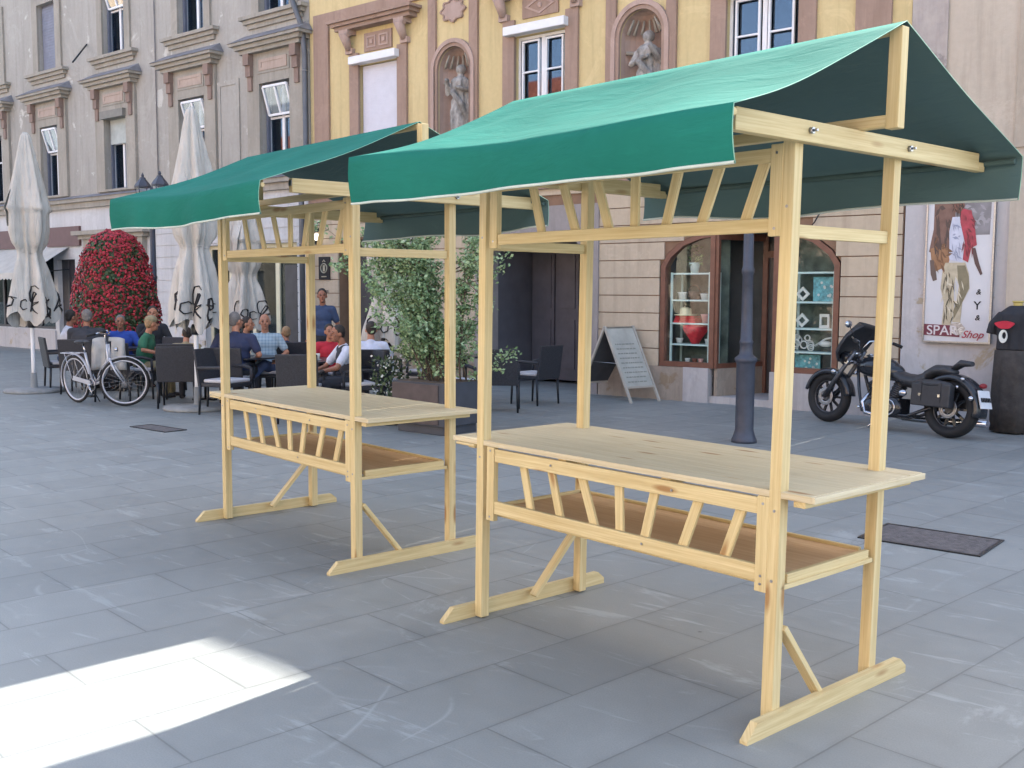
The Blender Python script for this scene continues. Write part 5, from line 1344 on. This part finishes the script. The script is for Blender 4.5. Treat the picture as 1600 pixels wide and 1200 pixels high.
# tank, seat, frame
m = MB(); m.ell((.68, 0, .72), (.30, .15, .13), 20, 12); m.ell((.84, 0, .68), (.2, .12, .11), 16, 10); tk = m.build('tank', M['moto'], t); remesh(tk, .012, 4)
m = MB(); m.ell((.62, 0, .845), (.13, .045, .02), 14, 6); m.tube([(.56, 0, .85), (.56, 0, .868)], .028, 14); m.build('tank_console', M['chrome'], tk)
m = MB(); m.tube([(.92, 0, .67), (1.08, 0, .60), (1.25, 0, .58), (1.38, 0, .64)], [.09, .13, .15, .13], 14, True, True, .62); m.tube([(1.36, 0, .67), (1.48, 0, .735), (1.62, 0, .74), (1.70, 0, .72)], [.11, .125, .11, .06], 14, True, True, .55); st_ = m.build('seat', M['leather'], t); remesh(st_, .014, 3)
m = MB(); m.tube([(1.66, 0, .76), (1.76, 0, .83), (1.88, 0, .83)], [.05, .07, .045], 12, True, True, .6); m.build('luggage_roll', M['leather'], t)
m = MB(); m.tube([(.40, -.03, .80), (.5, -.09, .45), (.58, -.11, .20), (1.2, -.11, .19), (1.5, -.11, .32)], .02, 8); m.tube([(.40, .03, .80), (.5, .09, .45), (.58, .11, .20), (1.2, .11, .19), (1.5, .11, .32)], .02, 8); m.tube([(.9, -.1, .6), (1.35, -.12, .55), (1.68, -.13, .33)], .018, 8); m.tube([(.9, .1, .6), (1.35, .12, .55), (1.68, .13, .33)], .018, 8); m.build('frame', M['moto'], t)
# engine
m = MB(); m.box(.62, 1.08, -.11, .11, .16, .38); m.ell((.98, -.12, .27), (.15, .05, .12), 18, 8); m.ell((.70, -.12, .26), (.09, .04, .09), 16, 8); en = m.build('engine', M['moto'], t, .02)
for (bx_, an) in ((.74, R_(-22)), (.92, R_(22))):
    m = MB()
    for k in range(9):
        rr = .075+.006*(k % 2); c = Vector((bx_+math.sin(an)*(.04+.024*k), 0, .36+math.cos(an)*(.024*k)))
        ax = Vector((math.sin(an), 0, math.cos(an))); m.tube([c, c+ax*.013], rr, 16); m.tube([c+ax*.013, c+ax*.024], .06, 12)
    m.build('cylinder', M['engine'], en)
m = MB(); m.torus((.98, -.165, .27), .085, .01, 'y', 28, 6); m.tube([(.98, -.165, .27), (.98, -.175, .27)], .05, 18); m.build('clutch_cover', M['chrome'], en)
m = MB(); m.ell((.83, -.13, .50), (.07, .05, .07), 16, 8); m.build('air_filter', M['chrome'], en)
m = MB(); m.tube([(.66, -.09, .42), (.60, -.14, .30), (.66, -.15, .18), (.95, -.16, .15)], .022, 10); m.tube([(.95, .16, .15), (1.3, .19, .16), (2.0, .20, .19)], [.03, .042, .042], 12); m.tube([(.7, .09, .42), (.64, .15, .28), (.72, .16, .17), (.95, .16, .15)], .022, 10); m.build('exhaust', M['chrome'], t)
for sg in (-1, 1):
    m = MB(); m.box(1.30, 1.78, sg*.17-.05, sg*.17+.05, .33, .58); m.ell((1.54, sg*.17, .58), (.25, .06, .05), 16, 6); sb = m.build('saddlebag', M['leather'], t, .03)
    for x in (1.42, 1.66):
        m = MB(); m.box(x-.015, x+.015, sg*.223-.004, sg*.223+.004, .38, .60); m.build('strap', M['leather'], sb)
        m = MB(); m.box(x-.014, x+.014, sg*.231-.004, sg*.231+.004, .44, .47); m.build('buckle', M['chrome'], sb)
    m = MB(); m.ell((1.98, sg*.13, .46), (.03, .03, .03), 12, 8); m.tube([(1.98, 0, .46), (1.98, sg*.11, .46)], .01, 6); m.build('indicator', M['chrome'], t)
m = MB(); m.ell((1.15, -.155, .45), (.055, .03, .04), 14, 8); m.build('side_cover', M['chrome'], t)
m = MB(); m.ell((1.29, -.16, .50), (.022, .02, .022), 10, 6); m.ell((1.86, -.13, .66), (.028, .02, .02), 10, 6); m.ell((1.80, -.12, .57), (.02, .02, .02), 10, 6); m.build('studs', M['chrome'], t)
m = MB(); m.ell((2.03, 0, .60), (.03, .06, .03), 12, 8); m.build('tail_light', simple('tail_red', '#7b1a20', .3), t)
m = MB(); m.beam((2.035, 0, .55), (2.09, 0, .36), .20, .012, (1, 0, 0)); pl = m.build('number_plate', simple('plate_white', '#c9ccd2', .4), t)
m = MB()
for k in range(6): m.beam((2.06+.0, -.075+.03*k, .475), (2.075+.0, -.075+.03*k, .43), .014, .008, (1, 0, 0)); 
m.v = [(v[0]+.008, v[1], v[2]) for v in m.v]; m.build('characters', M['ink'], pl)
m = MB(); m.tube([(.86, -.12, .16), (.80, -.26, .02)], .012, 6); m.tube([(.62, -.12, .24), (.62, -.26, .24)], .014, 8); m.tube([(.62, .12, .24), (.62, .26, .24)], .014, 8); m.build('footpegs', M['chrome'], t)

# ------------------------------------------------------------ A-board
t = thing('folding_sign', 'open folding pavement signboard with a pale side and a slate side, by the tan wall', 'sign', W(-2.25, .38), A-.28)
def ab(sg):
    m = MB(); x0 = sg*.62; top = (0, 1.08)
    for y in (-.27, .27): m.beam((x0, y, 0), (0, y, 1.08), .035, .03, (0, 1, 0))
    m.beam((0, -.255, 1.06), (0, .255, 1.06), .03, .03); a = .2
    m.beam((x0*(1-a), -.255, 1.08*a), (x0*(1-a), .255, 1.08*a), .03, .03)
    fr_ = m.build('leg_frame', simple('weathered_frame', '#a9a49a', .7), t)
    m = MB(); m.beam((x0*(1-.21), 0, 1.08*.21), (x0*.03, 0, 1.08*.97), .50, .012, (x0*0+1.08, 0, abs(x0)*sg*0+.62*sg) )
    m.build('panel', simple('pale_board' if sg > 0 else 'slate_board', '#a7a79f' if sg > 0 else '#47484c', .7, 0, .15, 5), fr_)
    if sg > 0:
        m = MB(); random.seed(5); dx = Vector((-.62, 0, 1.08)).normalized(); n_ = Vector((1.08, 0, .62)).normalized()
        for r in range(9):
            q = .30+r*.07; y = -.2
            while y < .17:
                w = random.uniform(.02, .06); c = Vector((.62, 0, 0))+dx*q*1.1+n_*.009+Vector((0, y+w/2, 0)); m.beam(c-dx*.009, c+dx*.009, w, .002, n_); y += w+.015
            
        m.build('chalk_lines', simple('faint_lettering', '#84867f', .8), fr_)
ab(1); ab(-1)
m = MB(); m.tube([(-.3, -.25, .55), (.3, -.25, .55)], .006, 6); m.build('spreader', M['steel'], t)

# ------------------------------------------------------------ poster
t = thing('poster', 'large framed clothing poster with a striding figure in red jacket on the pale wall', 'poster', W(2.475, .09, 0), A)
X0, X1, Z0, Z1 = -.39, .385, 1.0, 2.72
m = MB(); m.box(X0, X1, -.0, .06, Z0, Z1); m.build('case', simple('poster_paper', '#c2c3c8', .45, 0, .03), t)
m = MB(); m.panel(rect(X0-.012, X1+.012, Z0-.012, Z1+.012), [rect(X0+.008, X1-.008, Z0+.008, Z1-.008)], -.018, .04); m.build('frame', M['steel'], t)
PM = {}
def PP(n, c): return simple(n, c, .5, 0, .1, 10)
def flat(name, mat, pts, y):
    m = MB(); m.panel([(X0+u*(X1-X0), Z1-v*(Z1-Z0)) for u, v in pts][::-1], [], y, y+.0005); return m.build(name, mat, t)
flat('photo_left', simple('print_brown', '#6d5249', .5, 0, .3, 8), [(.10, .0), (.42, 0), (.42, .3), (.30, .42), (.04, .36), (.10, .2)], -.002)
flat('photo_right', simple('print_grey', '#77757a', .5, 0, .3, 6), [(.42, 0), (.95, 0), (.94, .25), (.42, .25)], -.0015)
flat('jacket_tan', simple('print_tan', '#8f6a4c', .5, 0, .2, 9), [(.06, .34), (.30, .30), (.36, .42), (.34, .46), (.16, .50), (.08, .42)], -.003)
flat('figure_trousers', simple('print_cream', '#b0a68f', .5, 0, .2, 10), [(.30, .44), (.60, .44), (.66, .52), (.68, .62), (.58, .72), (.56, .86), (.44, .86), (.50, .68), (.52, .60), (.46, .54), (.44, .62), (.46, .76), (.42, .88), (.28, .88), (.30, .72), (.24, .62), (.26, .50)], -.0045)
flat('trouser_shade', simple('print_olive', '#77705a', .5, 0, .2, 10), [(.48, .46), (.60, .46), (.66, .54), (.67, .62), (.56, .74), (.46, .84), (.44, .80), (.54, .64), (.50, .56)], -.006)
flat('figure_shirt', simple('print_pale_blue', '#b7bccd', .5, 0, .12, 10), [(.38, .12), (.52, .12), (.56, .24), (.56, .44), (.36, .42), (.34, .22)], -.0055)
flat('figure_jacket', simple('print_red', '#9c3545', .5, 0, .3, 14), [(.50, .06), (.66, .08), (.72, .20), (.76, .32), (.68, .34), (.64, .44), (.56, .42), (.58, .30), (.50, .16)], -.007)
flat('figure_head', simple('print_skin', '#6f4b3f', .5, 0, .25, 20), [(.38, 0), (.54, 0), (.56, .05), (.48, .10), (.40, .08)], -.0075)
flat('arm', M['skin2'] if 0 else simple('print_dark_skin', '#4f3b3b', .5), [(.68, .34), (.74, .34), (.80, .44), (.86, .52), (.83, .53), (.74, .45)], -.005)
flat('hand', simple('print_shade', '#5c4d48', .5), [(.06, .42), (.12, .42), (.16, .50), (.18, .56), (.12, .57), (.08, .52)], -.005)
flat('shoe_leaf', simple('print_shoe', '#a79d94', .5, 0, .3, 30), [(.42, .87), (.56, .86), (.64, .90), (.58, .95), (.48, .95), (.40, .91)], -.0085)
flat('title_band', simple('print_maroon', '#6a2c3d', .5), [(.0, .875), (.56, .885), (.56, .965), (.0, .955)], -.0065)
random.seed(31)
def strokes(name, mat, box, n, w, L, y, ang):
    m = MB()
    for k in range(n):
        u, v = random.uniform(box[0], box[1]), random.uniform(box[2], box[3]); a = ang+random.gauss(0, .45); du, dv = math.cos(a)*L*random.uniform(.5, 1.3), math.sin(a)*L*random.uniform(.5, 1.3); pu, pv = -math.sin(a)*w, math.cos(a)*w
        q = [(u, v), (u+du*.5+pu, v+dv*.5+pv), (u+du, v+dv), (u+du*.5-pu, v+dv*.5-pv)]
        m.poly([(X0+i*(X1-X0), y-.00005*k, Z1-j*(Z1-Z0)) for i, j in q])
    return m.build(name, mat, t)
strokes('print_fold', PP('fold_dark', '#5a5444'), (.30, .46, .50, .82), 22, .010, .10, -.0078, 1.4)
strokes('print_fold', PP('fold_pale', '#cbc4b0'), (.28, .60, .46, .80), 20, .008, .09, -.0092, 1.2)
strokes('print_fold', PP('fold_maroon', '#6c2130'), (.56, .70, .10, .36), 22, .010, .08, -.0088, 1.3)
strokes('print_fold', PP('fold_blue', '#8a91a8'), (.38, .50, .14, .40), 22, .007, .08, -.0082, .6)
strokes('print_fold', PP('fold_tan', '#6b4c36'), (.10, .32, .30, .46), 18, .010, .10, -.0062, .5)
strokes('print_shade', PP('fold_brown', '#493a37'), (.12, .36, .02, .30), 22, .018, .12, -.0035, 1.5)
strokes('print_shade', PP('fold_grey', '#929096'), (.50, .88, .02, .20), 16, .014, .12, -.0025, .3)
strokes('print_shade', PP('shoe_lines', '#d8d2c8'), (.42, .56, .87, .93), 14, .005, .07, -.0096, .4)
strokes('print_shade', PP('hair_lines', '#2e2422'), (.36, .50, .0, .06), 14, .006, .08, -.0086, 1.3)
def text(name, s_, size, x, z, mat, y, shear=0., par=None, italic=0):
    c = bpy.data.curves.new(name, 'FONT'); c.body = s_; c.size = size; c.shear = shear; c.extrude = .0006; c.materials.append(mat); c.offset = .0015
    tmp = bpy.data.objects.new('tmp', c); COL.objects.link(tmp); bpy.context.view_layer.update(); me = bpy.data.meshes.new_from_object(tmp.evaluated_get(bpy.context.evaluated_depsgraph_get())); bpy.data.objects.remove(tmp)
    o = bpy.data.objects.new(name, me); COL.objects.link(o); o.parent = par; o.location = (x, y, z); o.rotation_euler = (math.pi/2, 0, 0); return o
text('title_letters', 'SPAR', .165, X0+.04, Z0+.085, simple('print_white', '#c9c3c6', .5, 0, 0), -.009, 0, t)
text('script_letters', 'Shop', .125, X0+.45, Z0+.055, simple('print_red2', '#9a3346', .5, 0, 0), -.009, .45, t)
text('side_letters', '&', .09, X0+.60, Z0+.58, M['ink'], -.004, .2, t); text('side_letters', 'Y', .14, X0+.58, Z0+.40, M['ink'], -.004, 0, t); text('side_letters', '&', .09, X0+.60, Z0+.27, M['ink'], -.004, .2, t)

# ------------------------------------------------------------ T-shirt on a stand
t = thing('shirt_display', 'black T-shirt with red and white print over a dark covered stand', 'clothes display', W(3.26, .5), A)
m = MB(); sec = [(.02, .23), (.3, .235), (.7, .225), (.95, .21), (1.1, .20), (1.2, .20), (1.28, .21), (1.36, .20), (1.42, .13), (1.455, .08)]
m.lathe([(r, z) for z, r in sec[3:]], (0, 0, 0), 26, True, lambda a, z: (1 if abs(math.cos(a)) > .5 else .8)+.03*math.sin(6*a+z*5))
for sg in (-1, 1): m.tube([(sg*.16, 0, 1.36), (sg*.25, -.02, 1.24), (sg*.27, -.02, 1.13)], [.07, .075, .08], 12, True, True, .7)
sh_ = m.build('t_shirt', M['c_black'], t); remesh(sh_, .012, 3)
m = MB(); m.lathe([(r*1.02, z) for z, r in sec[:4]], (0, 0, 0), 40, True, lambda a, z: 1+.05*math.sin(9*a)+.02*math.sin(z*20+4*a)); m.build('cover', simple('dark_brown_cloth', '#3a3634', .9, 0, .3, 12, bump=.8, bsc=30), t)
m = MB(); m.tube([(0, 0, 1.43), (0, 0, 1.50)], .05, 12); m.torus((0, 0, 1.50), .05, .012, 'z', 20, 6); m.build('neck', simple('straw_neck', '#b3a15c', .6), t)
m = MB(); o = [(-.08+.10*math.cos(a)*(1+.15*math.sin(3*a)), 1.24+.045*math.sin(a)) for a in [2*math.pi*i/20 for i in range(20)]]; m.solid(o, -.222, -.205); m.build('red_print', M['c_red'], sh_)
m = MB(); o = [(-.09+.045*math.cos(a), 1.11+.075*math.sin(a)) for a in [2*math.pi*i/20 for i in range(20)]]; o2 = [(-.08+.022*math.cos(a), 1.12+.04*math.sin(a)) for a in [2*math.pi*i/14 for i in range(14)]]; m.panel(o, [o2], -.222, -.2); m.build('white_print', cw, sh_)

# ------------------------------------------------------------ iron covers set in the paving
def cover(s0, s1, d0, d1, label):
    t = thing('drain_cover', label, 'drain cover', W((s0+s1)/2, (d0+d1)/2), A, 'iron covers in the paving'); a, b = (s1-s0)/2, (d1-d0)/2
    m = MB(); m.box(-a, a, -b, b, -.01, .006); c = m.build('plate', simple('cover_iron', '#5a5555', .75, .0, .35, 18, bump=.6, bsc=60), t)
    m = MB(); m.panel([(-a-.02, -b-.02), (a+.02, -b-.02), (a+.02, b+.02), (-a-.02, b+.02)], [[(-a, -b), (a, -b), (a, b), (-a, b)]], 0, .01); m.v = [(v[0], v[2], .009-v[1]) for v in m.v]; m.build('rim', M['black'], t)
cover(3.88, 4.6, 6.2, 6.7, 'brownish rectangular iron cover behind the near stall at the right')
cover(-4.7, -4.0, 6.62, 6.86, 'thin dark iron cover left of the far stall')
